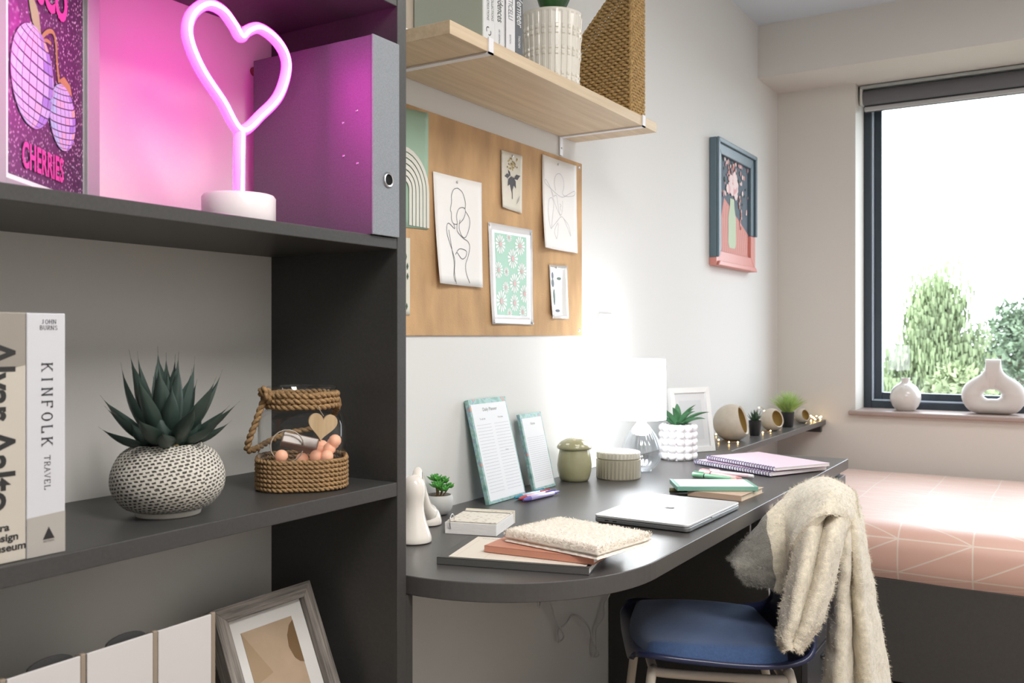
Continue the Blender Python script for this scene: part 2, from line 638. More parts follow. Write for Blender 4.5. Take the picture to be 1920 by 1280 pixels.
tree('weeping_conifer', 'pale green weeping conifer outside, seen above the small round vase', -.61, 15.2, 1.85, 1.42, 3.4, 640, LEAFA, 'conifer', 3)
tree('broadleaf_tree', 'rounded darker green tree outside, behind the ring shaped vase', 0.35, 18.5, 1.42, 1.8, 3.6, 620, LEAFB, 'round', 5)
tree('broadleaf_tree', 'yellow-green bushy tree outside, low between the two vases', -.02, 12.4, .66, .85, 2.2, 420, LEAFC, 'round', 8)
hs = thing('white_house', 'white flat roofed house outside, beside the window frame', 'house', (-2.2, 19.9, -5))
MB().box(-2.4, .75, 0, 4, 0, 5.72).obj('wall', M('house_render', 'eef0f2', .8), hs)
MB().box(-2.55, .86, -.12, 4.1, 5.72, 5.86).obj('roof', M('house_roof', 'cdd2d6', .7), hs)
wn_ = MB().box(-.5, .2, -.03, .02, 4.2, 5.1).obj('window', M('house_window', '93a1ab', .2), hs)

# ================================================================== bookcase
bc = thing('bookcase', 'charcoal open bookcase standing against the wall beside the desk', 'bookcase', (0, 0, 0))
bev(MB().box(.022, .304, 1.1305, 1.153, 0, 2.12).obj('side_panel', DARK, bc), .001)
bev(MB().box(.022, .304, .18, .2025, 0, 2.12).obj('side_panel', DARK, bc), .001)
for zt_, th in ((1.279, .0175), (.8955, .022), (1.665, .022), (.512, .022), (.10, .02), (2.12, .022)):
    bev(MB().box(.026, .3035, .2025, 1.1305, zt_ - th, zt_).obj('shelf', DARK, bc), .0012)
MB().box(.016, .026, .18, 1.153, .02, 2.12).obj('back_panel', BACKP, bc)
MB().box(.03, .30, .2025, 1.1305, 0, .08).obj('plinth', DARK, bc)
pk = MB().lathe([(.0001, .004), (.006, .004), (.0075, 0), (.0075, -.002)], 14)
pk.xf(Matrix.Translation((.030, 1.088, 1.572)) @ Matrix.Rotation(pi / 2, 4, 'Y'))
pk.obj('screw_cap', M('brown_plastic', '6b3d2c', .5), bc, smooth=40)

# ------------------------------------------------------------------ neon heart lamp
PINKN = M('neon_silicone', 'ff9be0', .5, emis=('ff1cc8', 11.5))
PINKC = M('neon_core', 'ffe6fb', .5, emis=('ff44dc', 56.0))
nh = thing('neon_heart_lamp', 'glowing pink neon heart lamp on a white round base', 'lamp', (.209, .8957, 1.2794))
MB().lathe([(.0001, 0), (.049, 0), (.0505, .002), (.0505, .040), (.048, .0435), (.0001, .0438)], 48).obj('base', M('lamp_base_white', 'ece3e4', .35), nh, smooth=40)
hp = [(.8976, 1.4149), (.8645, 1.4491), (.8285, 1.4850), (.8085, 1.5220), (.8136, 1.5518), (.8373, 1.5740), (.8645, 1.5745), (.8850, 1.5600), (.8980, 1.5470), (.9110, 1.5590), (.9322, 1.5690), (.9610, 1.5625), (.9820, 1.5450), (.9860, 1.5196), (.9700, 1.4795), (.9372, 1.4456)]
hp = [(0, a - .8957, b - 1.279) for a, b in hp]
heart = interp(hp, 6, closed=True)
tb = MB()
tb.tube(heart, .0078, 14, closed=True)
tb.tube([(0, 0, .043), (0, .0005, .09), (0, .0015, .137)], .0082, 14)
tb.obj('neon_tube', PINKN, nh, smooth=True)
cr = MB()
cr.tube([p + Vector((.0052, 0, 0)) for p in heart], .0035, 8, closed=True)
cr.tube([(.0054, 0, .046), (.0054, .0005, .09), (.0052, .0015, .135)], .0036, 8)
cr.obj('light_strip', PINKC, nh, smooth=True)
MB().lathe([(.0001, .043), (.0125, .043), (.012, .047), (.0001, .047)], 20).obj('tube_socket', WHITE, nh, smooth=40)

# ------------------------------------------------------------------ lever arch file
GF = M('file_board', '56585c', .45, var=(350, .14), bump=(700, .1))
lf = thing('lever_arch_file', 'dark grey lever arch file beside the pink neon heart', 'file', (0, 0, 0))
fy, fY = 1.066, 1.1285
bev(MB().box(.052, .306, fy, fy + .0025, 1.2792, 1.581).obj('cover', GF, lf), .0008)
bev(MB().box(.052, .306, fY - .0025, fY, 1.2792, 1.581).obj('cover', GF, lf), .0008)
sp = MB()
sp.rbox(.306, .3095, fy - .0005, fY + .0005, 1.2792, 1.582, .0012)
sp.obj('spine', M('file_spine', '80858b', .5, var=(400, .12), bump=(600, .12)), lf)
MB().box(.07, .29, fy + .006, fY - .012, 1.2832, 1.574).obj('paper_block', PAPER, lf)
hr = MB().lathe([(.0085, 0), (.0085, .0025), (.0105, .003), (.0118, .0018), (.0118, 0)], 28)
hr.xf(Matrix.Translation((.3095, 1.1005, 1.3657)) @ Matrix.Rotation(pi / 2, 4, 'Y'))
hr.obj('finger_ring', STEEL, lf, smooth=50)
MB().lathe([(.0001, 0), (.0088, 0)], 24).xf(Matrix.Translation((.3099, 1.1005, 1.3657)) @ Matrix.Rotation(pi / 2, 4, 'Y')).obj('finger_hole', M('hole_black', '060606', .9), lf)  # flat black disc: the dark inside the hole put into the colour
for (x, z) in ((.2486, 1.4542), (.2767, 1.4694), (.2497, 1.403), (.2778, 1.3888)):
    MB().lathe([(.0001, .0012), (.002, .0009), (.0026, 0)], 12).xf(Matrix.Translation((x, fy, z)) @ Matrix.Rotation(pi / 2, 4, 'X')).obj('rivet', STEEL, lf, smooth=True)

# ------------------------------------------------------------------ framed cherry print
ang = radians(36)
cf = thing('cherry_print_frame', 'grey box frame with a disco ball cherries print', 'picture', (.285, .5184, 1.2794), ang)
# local y runs along the picture, local +x is its front, height z
W_, H_ = .268, .300
FM = M('frame_mauve_grey', 'a09c9f', .5)
for bx in ((-.010, .012, 0, H_), (W_ - .040, W_, 0, H_), (.012, W_ - .040, 0, .010), (.012, W_ - .040, H_ - .014, H_)):
    MB().rbox(-.030, 0, *bx, .001).obj('frame_rail', FM, cf)
MB().box(-.012, -.006, .012, W_ - .040, .010, H_ - .014).obj('mount', WHITE, cf)
pr0 = -.0055


def glitter_mat():
    m = bpy.data.materials.new('glitter_print')
    m.use_nodes = True
    nt = m.node_tree
    b = nt.nodes['Principled BSDF']
    tc = nt.nodes.new('ShaderNodeTexCoord')
    v = nt.nodes.new('ShaderNodeTexVoronoi')
    v.inputs['Scale'].default_value = 300
    mp = nt.nodes.new('ShaderNodeMapping')
    mp.inputs['Scale'].default_value = (1, 1, .6)
    r = nt.nodes.new('ShaderNodeValToRGB')
    r.color_ramp.elements[0].position = .10
    r.color_ramp.elements[0].color = (*srgb('e6d9e8'), 1)
    r.color_ramp.elements[1].position = .30
    r.color_ramp.elements[1].color = (*srgb('4a2f4d'), 1)
    e = r.color_ramp.elements.new(.8)
    e.color = (*srgb('3a2640'), 1)
    nt.links.new(tc.outputs['Object'], mp.inputs[0])
    nt.links.new(mp.outputs[0], v.inputs['Vector'])
    nt.links.new(v.outputs['Distance'], r.inputs[0])
    nt.links.new(r.outputs[0], b.inputs['Base Color'])
    b.inputs['Roughness'].default_value = .4
    return m


MB().box(-.006, pr0, .028, W_ - .042, .017, H_ - .016).obj('print', glitter_mat(), cf)
PKL = M('print_pink', 'e0459f', .5)
# the two mirrored cherries: curved rows of square tiles
tiles = [M('tile_lilac', 'cdb8ea', .3), M('tile_blue', 'b4c4ea', .3), M('tile_violet', 'a78adb', .3), M('tile_rose', 'e2b4d6', .3), M('tile_peach', 'e6b9a8', .3)]
for (cy, cz, ry, rz_, tilt, name) in ((.083, .133, .053, .057, -.12, 'cherry'), (.162, .106, .037, .039, .12, 'cherry')):
    back = MB()
    mb = MB()
    rt = lambda a, b: (pr0 + .0008, cy + a * cos(tilt) - b * sin(tilt), cz + a * sin(tilt) + b * cos(tilt))
    pts = [rt(ry * cos(k * pi / 20), rz_ * sin(k * pi / 20)) for k in range(40)]
    back.add(pts, [tuple(range(40))])
    bo = back.obj(name, M('tile_gap', '6a4f7d', .4), cf)
    nrow = 13
    for i in range(nrow):
        t0, t1 = -pi / 2 + pi * (i + .08) / nrow, -pi / 2 + pi * (i + .92) / nrow
        ncol = 9
        for j in range(ncol):
            s0, s1 = -pi / 2 + pi * (j + .04) / ncol, -pi / 2 + pi * (j + .96) / ncol
            q = []
            for (s_, t_) in ((s0, t0), (s1, t0), (s1, t1), (s0, t1)):
                y_, z_ = ry * cos(t_) * sin(s_), rz_ * (sin(t_) - .10 * cos(s_) * cos(t_) * .9)
                x, y, z = rt(y_, z_)
                q.append((x + .0006, y, z))
            kk = 0
            w_ = random.random()
            kk = 1 if j < 3 and w_ < .5 else (2 if j > 5 and w_ < .5 else (3 if w_ < .3 else (4 if j > 6 and w_ > .85 else 0)))
            mb.add(q, [(0, 1, 2, 3)], kk)
    mb.obj('mirror_tiles', tiles, bo)
OLV = M('print_olive', 'a8a878', .5)
OCH = M('print_ochre', 'b58a4e', .5)
lf2 = MB()
xx = pr0 + .0009
lf2.add([(xx, .080, .225), (xx, .073, .214), (xx, .080, .196), (xx, .098, .177), (xx, .104, .184), (xx, .098, .208)], [(0, 1, 2, 3, 4, 5)])
lf2.obj('leaf', OLV, cf)
stp = MB()
strip(stp, interp([(xx, .100, .177), (xx, .116, .192), (xx, .134, .199), (xx, .143, .190), (xx, .146, .168), (xx, .152, .145)], 5), .005)
strip(stp, interp([(xx, .104, .178), (xx, .118, .184), (xx, .130, .184)], 4), .004)
stp.obj('stalk', OCH, cf)
lf3 = MB().add([(xx, .152, .148), (xx, .166, .156), (xx, .184, .150), (xx, .190, .138), (xx, .172, .140)], [(0, 1, 2, 3, 4)])
lf3.obj('leaf', OCH, cf)
lettering('CHERRIES', .039, PKL, cf, (pr0 + .0016, .056, .0295), (0, 1, 0), (0, 0, 1), bold=.0011, sx=.60, spacing=1.06)
lettering('DISCO', .058, PKL, cf, (pr0 + .0016, .050, .2215), (0, 1, 0), (0, 0, 1), bold=.0022, sx=.74, spacing=.95)
MB().box(-.0032, -.0024, .012, W_ - .040, .010, H_ - .014).obj('glazing', glass_mat('picture_glass', (1, 1, 1), .006), cf)

# ------------------------------------------------------------------ books on the middle shelf
MZ = .8959


def book(name, label, cat, x0, x1, y0, y1, z0, z1, cover, parent=None, page=PAPER, group=None):
    """upright book, spine to +x"""
    t = thing(name, label, cat, (0, 0, 0), 0, group)
    MB().rbox(x0, x1, y0, y0 + .0025, z0, z1, .0005).obj('cover', cover, t)
    MB().rbox(x0, x1, y1 - .0025, y1, z0, z1, .0005).obj('cover', cover, t)
    MB().rbox(x1 - .003, x1 + .0005, y0, y1, z0, z1, .0012).obj('spine', cover, t)
    MB().box(x0 + .005, x1 - .004, y0 + .0026, y1 - .0026, z0 + .003, z1 - .003).obj('page_block', page, t)
    return t


CREAM = M('cream_cover', 'b9b2a7', .45)
WCOV = M('white_cover', 'dcdcdf', .4)
b1 = book('hardback_book', 'thick cream architecture book with large black vertical lettering', 'book', .11, .294, .478, .5388, MZ, 1.1496, CREAM)
xs = .2949
# diagonal lighter field of the cover and its writing
MB().add([(xs - .0002, .4785, 1.149), (xs - .0002, .5383, 1.149), (xs - .0002, .5383, 1.096), (xs - .0002, .4785, 1.082)], [(0, 1, 2, 3)]).obj('cover_print', M('taupe_print', '8d867d', .5), b1)
lettering('Alvar Aalto', .0420, INK, b1, (xs, .4980, 1.121), (0, 0, -1), (0, 1, 0), bold=.0010, sx=.885)
lettering('Vitra\nDesign\nMuseum', .0105, INK, b1, (xs, .4975, .929), (0, 1, 0), (0, 0, 1), bold=.0003, sx=1.15)
WCOV2 = M('cool_white_cover', 'c4c4c9', .4)
b2 = book('hardback_book', 'white travel book with widely spaced serif capitals on its spine', 'book', .11, .294, .5395, .5818, MZ, 1.1496, WCOV2)
MB().add([(xs - .0002, .5398, .8962), (xs - .0002, .5815, .8962), (xs - .0002, .5815, .9395), (xs - .0002, .5398, .9372)], [(0, 1, 2, 3)]).obj('cover_print', M('spine_taupe', 'a39e98', .5), b2)
DK = M('dark_letter', '3a3a3f', .6)
serif_text('KINFOLK', .0115, .0088, .0130, DK, b2, (xs, .5556, 1.0975), (0, 0, -1), (0, 1, 0), .12)
serif_text('TRAVEL', .0062, .0052, .0062, DK, b2, (xs, .5585, 1.0005), (0, 0, -1), (0, 1, 0), .11)
serif_text('JOHN', .0042, .0036, .0043, DK, b2, (xs, .5548, 1.1385), (0, 1, 0), (0, 0, 1), .12)
serif_text('BURNS', .0042, .0036, .0041, DK, b2, (xs, .5530, 1.1322), (0, 1, 0), (0, 0, 1), .12)
MB().add([(xs, .5565, .9125), (xs, .5695, .9125), (xs, .563, .9255)], [(0, 1, 2)]).obj('emblem', INK, b2)
lettering('ARTISAN', .0030, DK, b2, (xs, .563, .9095), (0, 1, 0), (0, 0, 1), sx=1.0, align='CENTER')

# ------------------------------------------------------------------ agave in textured pot


def dash_mat():
    m = bpy.data.materials.new('dashed_ceramic')
    m.use_nodes = True
    nt = m.node_tree
    b = nt.nodes['Principled BSDF']
    b.inputs['Roughness'].default_value = .75
    uv = nt.nodes.new('ShaderNodeUVMap')
    mp = nt.nodes.new('ShaderNodeMapping')
    mp.inputs['Rotation'].default_value = (0, 0, radians(-14))
    br = nt.nodes.new('ShaderNodeTexBrick')
    br.inputs['Color1'].default_value = (*srgb('2d2c2a'), 1)
    br.inputs['Color2'].default_value = (*srgb('55534e'), 1)
    br.inputs['Mortar'].default_value = (*srgb('c9c4b9'), 1)
    br.inputs['Scale'].default_value = 1.0
    br.inputs['Mortar Size'].default_value = .20
    br.inputs['Mortar Smooth'].default_value = .45
    br.inputs['Brick Width'].default_value = .78
    br.inputs['Row Height'].default_value = .62
    nz = nt.nodes.new('ShaderNodeTexNoise')
    nz.inputs['Scale'].default_value = 1.4
    mx = nt.nodes.new('ShaderNodeVectorMath')
    mx.operation = 'MULTIPLY_ADD'
    mx.inputs[1].default_value = (.5, .5, 0)
    nt.links.new(uv.outputs[0], mp.inputs[0])
    nt.links.new(mp.outputs[0], nz.inputs['Vector'])
    nt.links.new(nz.outputs['Color'], mx.inputs[0])
    nt.links.new(mp.outputs[0], mx.inputs[2])
    nt.links.new(mx.outputs[0], br.inputs['Vector'])
    nt.links.new(br.outputs['Color'], b.inputs['Base Color'])
    bp = nt.nodes.new('ShaderNodeBump')
    bp.inputs['Strength'].default_value = .9
    bp.inputs['Distance'].default_value = .002
    nt.links.new(br.outputs['Fac'], bp.inputs['Height'])
    nt.links.new(bp.outputs[0], b.inputs['Normal'])
    return m


pp = thing('potted_agave', 'dark green agave in a rounded dimpled grey pot', 'plant', (.2116, .7759, MZ))
prof = [(.0001, 0), (.040, 0), (.041, .004), (.040, .007)]
body = [(.040, .006), (.052, .010), (.0615, .019), (.0685, .031), (.0708, .043), (.0695, .056), (.0645, .069), (.057, .080), (.045, .088), (.040, .091), (.037, .090), (.036, .082), (.0001, .082)]
MB().lathe(prof, 40).obj('foot_ring', M('pot_foot', 'c9c4ba', .7), pp, smooth=40)
bodyi = interp([(a, 0, b) for a, b in body[:11]], 4)
pm = MB()
rows = [[(p[0] * cos(2 * pi * k / 64), p[0] * sin(2 * pi * k / 64), p[2]) for k in range(65)] for p in bodyi]
pm.grid(rows)
po = pm.obj('pot', dash_mat(), pp, smooth=True)
uvl = po.data.uv_layers.new(name='UVMap')
arc = [0]
for i in range(1, len(bodyi)):
    arc.append(arc[-1] + (bodyi[i] - bodyi[i - 1]).length)
for poly in po.data.polygons:
    for li, vi in zip(poly.loop_indices, poly.vertices):
        i, k = divmod(vi, 65)
        uvl.data[li].uv = (k / 64 * 40, arc[i] / .0074)
MB().lathe([(.0368, .084), (.02, .087), (.0001, .088)], 24).obj('gravel', M('gravel_brown', '4b4034', .9, var=(300, .5), bump=(300, 1)), pp)
MB().ball((.031, -.012, .0885), .0045, 10).obj('pebble', M('pebble_tan', 'b79f74', .6), pp, smooth=True)
AG = M('agave_leaf', '33433d', .42, spec=.5, var=(25, .25))
AT = M('agave_tip', '4a3238', .5)


def agave_leaf(az, el, L_, wd, r0, z0, bend):
    """thick pointed leaf, broadest past its middle, with a fine spine tip"""
    n = 12
    side = Vector((-sin(az), cos(az), 0))
    p = Vector((r0 * cos(az), r0 * sin(az), z0))
    e = el
    ring = []
    for i in range(n + 1):
        t = i / n
        d = Vector((cos(az) * cos(e), sin(az) * cos(e), sin(e)))
        up = d.cross(side)
        if up.dot(Vector((-cos(az), -sin(az), .3))) < 0:
            up = -up
        w = wd * .5 * ((.50 + .50 * sin(min(t / .5, 1) * pi / 2)) * max(0, 1 - (max(0, t - .45) / .42) ** 1.5) if t < .87 else 0) + .0007 * (1 - t) + .0002
        k_ = [(-1, .42), (-.5, .12), (0, 0), (.5, .12), (1, .42), (.55, -.28), (0, -.42), (-.55, -.28)]
        ring.append([tuple(p + side * w * a_ + up * w * b_) for a_, b_ in k_])
        p = p + d * (L_ / n)
        e += bend / n
    return MB().grid(ring, cu=True)


rnd = random.Random(21)
for ring_i, (cnt, el, ln, wd, r0, off, bend) in enumerate(((5, 1.42, .122, .019, .004, .3, .10), (7, 1.15, .124, .021, .008, .0, .30), (8, .85, .110, .021, .012, .35, .35), (8, .52, .092, .020, .016, .6, .35), (6, .25, .074, .019, .018, .2, .45))):
    for k in range(cnt):
        az = 2 * pi * (k + off + rnd.uniform(-.16, .16)) / cnt
        agave_leaf(az, el + rnd.uniform(-.10, .10), ln * rnd.uniform(.85, 1.1), wd * rnd.uniform(1.0, 1.3), r0, .087, bend + rnd.uniform(-.15, .2)).obj('leaf', AG, pp, smooth=60)
for az, el, ln in ((-.95, 1.0, .052), (-.25, .75, .050), (-1.65, .65, .052), (.35, .85, .056), (-.75, .40, .044)):
    agave_leaf(az, el, ln, .027, .022, .086, .5).obj('leaf', AG, pp, smooth=60)

# ------------------------------------------------------------------ rope wrapped jar
ROPE = M('jute_rope', '9a7b55', .9, var=(260, .35), bump=(500, .6))


def rope(pts, r, parent, name='rope', tw=260, n=10, mat=None):
    """a two-strand twisted rope along pts"""
    P = [Vector(p) for p in pts]
    mb = MB()
    acc = [0]
    for i in range(1, len(P)):
        acc.append(acc[-1] + (P[i] - P[i - 1]).length)
    for st in (0, pi):
        out = []
        ref = None
        for i, p in enumerate(P):
            t = (P[min(i + 1, len(P) - 1)] - P[max(i - 1, 0)]).normalized()
            if ref is None:
                ref = t.orthogonal().normalized()
            ref = (ref - t * ref.dot(t)).normalized()
            b = t.cross(ref)
            a = acc[i] * tw + st
            out.append(p + (ref * cos(a) + b * sin(a)) * r * .45)
        mb.tube(out, r * .62, 7)
    return mb.obj(name, mat or ROPE, parent, smooth=True)


jr = thing('rope_jar', 'glass jar wrapped in jute rope with a wooden heart tag', 'jar', (.2029, 1.0252, MZ), radians(45))


def sq(a, z=None, e=.12):
    return 1 + e * abs(sin(2 * a)) ** 1.5 - .03


gp = [(.0001, .002), (.060, .002), (.066, .006), (.0665, .02), (.0665, .095), (.064, .108), (.055, .118), (.0500, .122), (.0500, .146), (.0525, .149), (.0525, .153), (.0480, .153)]
JG = glass_mat('jar_glass', (.93, .94, .94), .12)
MB().lathe(gp, 56, rf=lambda a, z: sq(a, z) if z < .115 else 1 + .12 * 0).obj('glass_body', JG, jr, smooth=50)
for k in range(7):
    R_ = .0675
    rope([(R_ * sq(a * pi / 90) * cos(a * pi / 90), R_ * sq(a * pi / 90) * sin(a * pi / 90), .0045 + k * .0066 + .0003 * sin(a * .3)) for a in range(181)], .0036, jr, tw=420)
for k in range(3):
    rope([(.0525 * cos(a * pi / 90), .0525 * sin(a * pi / 90), .124 + k * .0085 + .0006 * sin(a * .2 + k)) for a in range(181)], .0047, jr, tw=330)
# carrying loop that hangs down on one side, with its knot
lp = interp([(-.050, -.020, .138), (-.058, -.022, .128), (-.066, -.024, .105), (-.076, -.022, .078), (-.080, -.014, .060), (-.070, -.002, .058), (-.050, .03, .066), (-.02, .062, .075), (.02, .066, .082), (.045, .045, .10), (.055, .02, .12), (.052, .005, .135)], 8)
rope(lp, .0052, jr, 'carrying_loop', tw=300)
kn = interp([(-.044, -.030, .140), (-.054, -.032, .150), (-.060, -.020, .146), (-.055, -.012, .134), (-.048, -.022, .130), (-.050, -.034, .140), (-.058, -.026, .148)], 8)
rope(kn, .0055, jr, 'knot', tw=300)
hpts = []
for k in range(40):
    t = 2 * pi * k / 40
    hpts.append((16 * sin(t) ** 3 * .00135, (13 * cos(t) - 5 * cos(2 * t) - 2 * cos(3 * t) - cos(4 * t)) * .0014))
hm = MB().prism(hpts, 0, .0045, 'y')
hm.xf(Matrix.Translation((.029, -.0735, .099)) @ Matrix.Rotation(radians(8), 4, 'Y') @ Matrix.Rotation(radians(14), 4, 'Z'))
ht_ = hm.obj('heart_tag', wood_mat('driftwood', 'a98e6c', 'c4ab88', 'Z', 60, .7), jr)
bev(ht_, .0006)
MB().tube([(.030, -.0765, .113), (.026, -.066, .119), (.022, -.056, .126)], .0007, 5).obj('tag_string', M('twine', '8b7d6d', .9), jr)
# battery box, wire and peach coloured light balls inside
PCH = M('peach_ball', 'f0b596', .5, emis=('f0a583', .18))
for (x, y, z) in ((-.030, -.042, .052), (.028, -.020, .054), (.040, -.034, .060), (.046, -.018, .066), (.020, -.040, .050), (.036, -.045, .050), (.0, -.03, .045), (.03, .0, .06), (.048, -.036, .072)):
    MB().ball((x, y, z), .0095, 14).obj('light_ball', PCH, jr, smooth=True)
bb = MB().rbox(-.028, .026, -.012, .012, -.009, .009, .002)
bb.xf(Matrix.Translation((-.003, -.022, .068)) @ Matrix.Rotation(.25, 4, 'Y') @ Matrix.Rotation(-.5, 4, 'X'))
bb.obj('battery_box', M('clear_plastic', 'b79a8c', .25, trans=.35), jr)
MB().tube([(-.022 + .024 * cos(a * .35), -.038, .066 + .024 * sin(a * .35)) for a in range(18)], .001, 5).obj('wire', M('clear_wire', 'c9bdb2', .3), jr, smooth=True)

# ------------------------------------------------------------------ white magazine files below
LZ = .5124
MGF = M('file_white', 'c6c2c1', .35)
MGE = M('file_edge', '8f8172', .5)
for k, (y0, y1, lab) in enumerate(((.428, .520, 'white magazine file on the low shelf, farthest from the grey photo frame'), (.5245, .6085, 'white magazine file on the low shelf, second from the edge of the picture'), (.6135, .7010, 'white magazine file on the low shelf, third in the row, next to the last one'), (.7055, .7866, 'white magazine file on the low shelf, right beside the grey photo frame'))):
    t = thing('magazine_file', lab, 'magazine file', (0, 0, LZ), 0, 'white magazine files on the low shelf')
    H = .2625
    MB().rbox(.282, .285, y0, y1 - .003, 0, H, .0008).obj('front_panel', MGF, t)
    pf = [(.281, 0), (.281, H - .001), (.262, H - .006), (.20, H - .045), (.15, H - .085), (.06, H - .14), (.06, 0)]
    MB().prism(pf, y1 - .003, y1 - .0005, 'y').obj('side_panel', MGE, t)
    MB().prism(pf, y0 + .0005, y0 + .003, 'y').obj('side_panel', MGE, t)
    MB().box(.062, .28, y0 + .003, y1 - .003, 0, .003).obj('bottom_panel', MGF, t)
    MB().box(.058, .062, y0 + .0005, y1 - .0005, 0, H - .14).obj('back_panel', MGF, t)
    MB().rbox(.279, .2846, y1 - .0025, y1 + .0040, 0, H + .001, .0012).obj('edge_strip', MGE, t)
    yc = y1 - .030
    if k in (0, 3):
        continue
    MB().prism([(y0 + .006, .01), (y1 - .004, .01), (y1 - .004, H - .004)] + [(yc + .026 * cos(q * pi / 10), H - .004 + .009 * sin(q * pi / 10)) for q in range(0, 11)] + [(y0 + .006, H - .03)], .270, .273, 'x').obj('folder', M('dark_folder', '3a3938', .6), t)

# ------------------------------------------------------------------ grey photo frame leaning on the low shelf
OAK = wood_mat('grey_oak', '423e3a', 'a09890', 'Z', 95, .7)
OAKH = wood_mat('grey_oak_cross', '423e3a', 'a09890', 'Y', 95, .7)
gf = thing('photo_frame', 'grey wood-grain photo frame leaning on the low shelf', 'photo frame', (.233, .903, LZ + .0105))
gf.rotation_euler = (0, radians(-23.5), 0)
fw, fh, rw = .1985, .222, .0225


def mitre(parent, fw, fh, rw, d, mv, mh, name='frame_rail'):
    a = [(0, 0), (0, fh), (rw, fh - rw), (rw, rw)]
    b = [(fw, fh), (fw, 0), (fw - rw, rw), (fw - rw, fh - rw)]
    c_ = [(0, fh), (fw, fh), (fw - rw, fh - rw), (rw, fh - rw)]
    e = [(fw, 0), (0, 0), (rw, rw), (fw - rw, rw)]
    for poly, m in ((a, mv), (b, mv), (c_, mh), (e, mh)):
        bev(MB().prism(poly, -d, 0, 'x').obj(name, m, parent), .0008)


mitre(gf, fw, fh, rw, .024, OAK, OAKH)
MB().box(-.022, -.012, rw - .001, fw - rw + .001, rw - .001, fh - rw + .001).obj('mount', M('mount_card', 'cfcdca', .8), gf)
TAN = M('tan_print', 'a8927a', .8, var=(18, .08))
MB().box(-.012, -.0115, .047, .150, .045, .178).obj('print', TAN, gf)
MB().add([(-.0112, .150, .172), (-.0112, .140, .166), (-.0112, .131, .152), (-.0112, .128, .135), (-.0112, .134, .116), (-.0112, .142, .108), (-.0112, .150, .105)], [tuple(range(7))]).obj('print_shape', M('brown_print', '6f5638', .8), gf)
MB().add([(-.0112, .047, .178), (-.0112, .047, .098), (-.0112, .086, .108)], [(0, 1, 2)]).obj('print_shape', M('tan_print_dark', '9a8469', .8), gf)
MB().box(-.009, -.008, rw - .001, fw - rw + .001, rw - .001, fh - rw + .001).obj('glazing', MATS['picture_glass'], gf)

# ================================================================== wall shelf above the desk
SHZ = 1.6726
OAKS = wood_mat('pale_oak_veneer', 'c0a887', 'dbc8ab', 'Y', 26, .45)
ws = thing('wooden_wall_shelf', 'pale oak wall shelf above the cork board', 'shelf', (0, 0, 0))
bev(MB().box(.001, .2465, 1.352, 2.306, SHZ, SHZ + .0255).obj('board', OAKS, ws), .001)
for y in (1.476, 2.206):
    q = MB()
    q.box(.001, .2500, y, y + .016, SHZ - .0035, SHZ - .0002)
    q.box(.2468, .2500, y, y + .016, SHZ - .0035, SHZ + .0275)
    q.box(.001, .0045, y, y + .016, SHZ - .052, SHZ - .0035)
    bo = q.obj('bracket', M('bracket_enamel', 'e6e6ea', .35), ws)
    MB().lathe([(.0001, .002), (.0022, .0016), (.0028, 0)], 12).xf(Matrix.Translation((.0045, y + .008, SHZ - .032)) @ Matrix.Rotation(pi / 2, 4, 'Y')).obj('screw', STEEL, bo, smooth=True)
STZ = SHZ + .0256

SAGE = M('sage_cover', 'a7ad9f', .5)
LG = M('pale_grey_cover', 'd5d6d6', .45)
GREYC = M('slate_cover', '5a5e63', .45)
sx0 = .2205
bk = [(1.5000, 1.5770 - .0355, LG, 'white hardback with small grey lettering, beside the sage book cover', 1.99), (1.5420, 1.5765, LG, 'white hardback with grey italic lettering, second on the oak shelf', 1.975), (1.5845, 1.6190, WCOV, 'slim white book with grey capitals, next to the slate book', 1.985), (1.6195, 1.6503, GREYC, 'slate grey book with white lettering, touching the white planter', 1.985)]
xs2 = sx0 + .0009
objs = []
for (y0, y1, cv, lab, zt) in bk:
    objs.append(book('hardback_book', lab, 'book', .055, sx0, y0, y1, STZ, zt, cv, group='books on the oak shelf'))
# first book shows its sage front board
MB().rbox(.0525, sx0, 1.4970, 1.4999, STZ, 1.992, .0006).obj('sage_board', SAGE, objs[0])
SLG = M('slate_letter', '6e7276', .6)
DN, RT = (0, 0, -1), (0, 1, 0)
lettering('COLLECTIONS', .0120, SLG, objs[0], (xs2, 1.5280, 1.752), DN, RT, align='RIGHT', sx=.62)
lettering('CREATIONS', .0120, SLG, objs[0], (xs2, 1.5120, 1.749), DN, RT, align='RIGHT', sx=.62)
em = MB()
strip(em, [(xs2, 1.5165 + .006 * cos(a), 1.7305 + .0055 * sin(a)) for a in [radians(q) for q in range(60, 231, 15)]], .0018)
strip(em, [(xs2, 1.5205 + .006 * cos(a), 1.7265 + .0055 * sin(a)) for a in [radians(q) for q in range(240, 411, 15)]], .0018)
em.obj('emblem', INK, objs[0])
lettering('Residences', .030, INK, objs[1], (xs2, 1.5510, 1.757), DN, RT, align='RIGHT', sx=.52)
lettering('ART EDITION', .0080, SLG, objs[1], (xs2, 1.5550, 1.743), DN, RT, sx=.6)
lettering('BOTTICELLI', .024, SLG, objs[2], (xs2, 1.5925, 1.774), DN, RT, align='RIGHT', sx=.52)
lettering('EDITION', .0080, SLG, objs[2], (xs2, 1.5970, 1.744), DN, RT, sx=.6)
lettering('Vermeer', .034, M('white_letter', 'd5d7d8', .6), objs[3], (xs2, 1.6260, 1.769), DN, RT, bold=.0004, align='RIGHT', sx=.52)
lettering('TASCHEN', .0105, MATS['white_letter'], objs[3], (xs2, 1.6310, 1.751), DN, RT, bold=.0002, sx=.55)
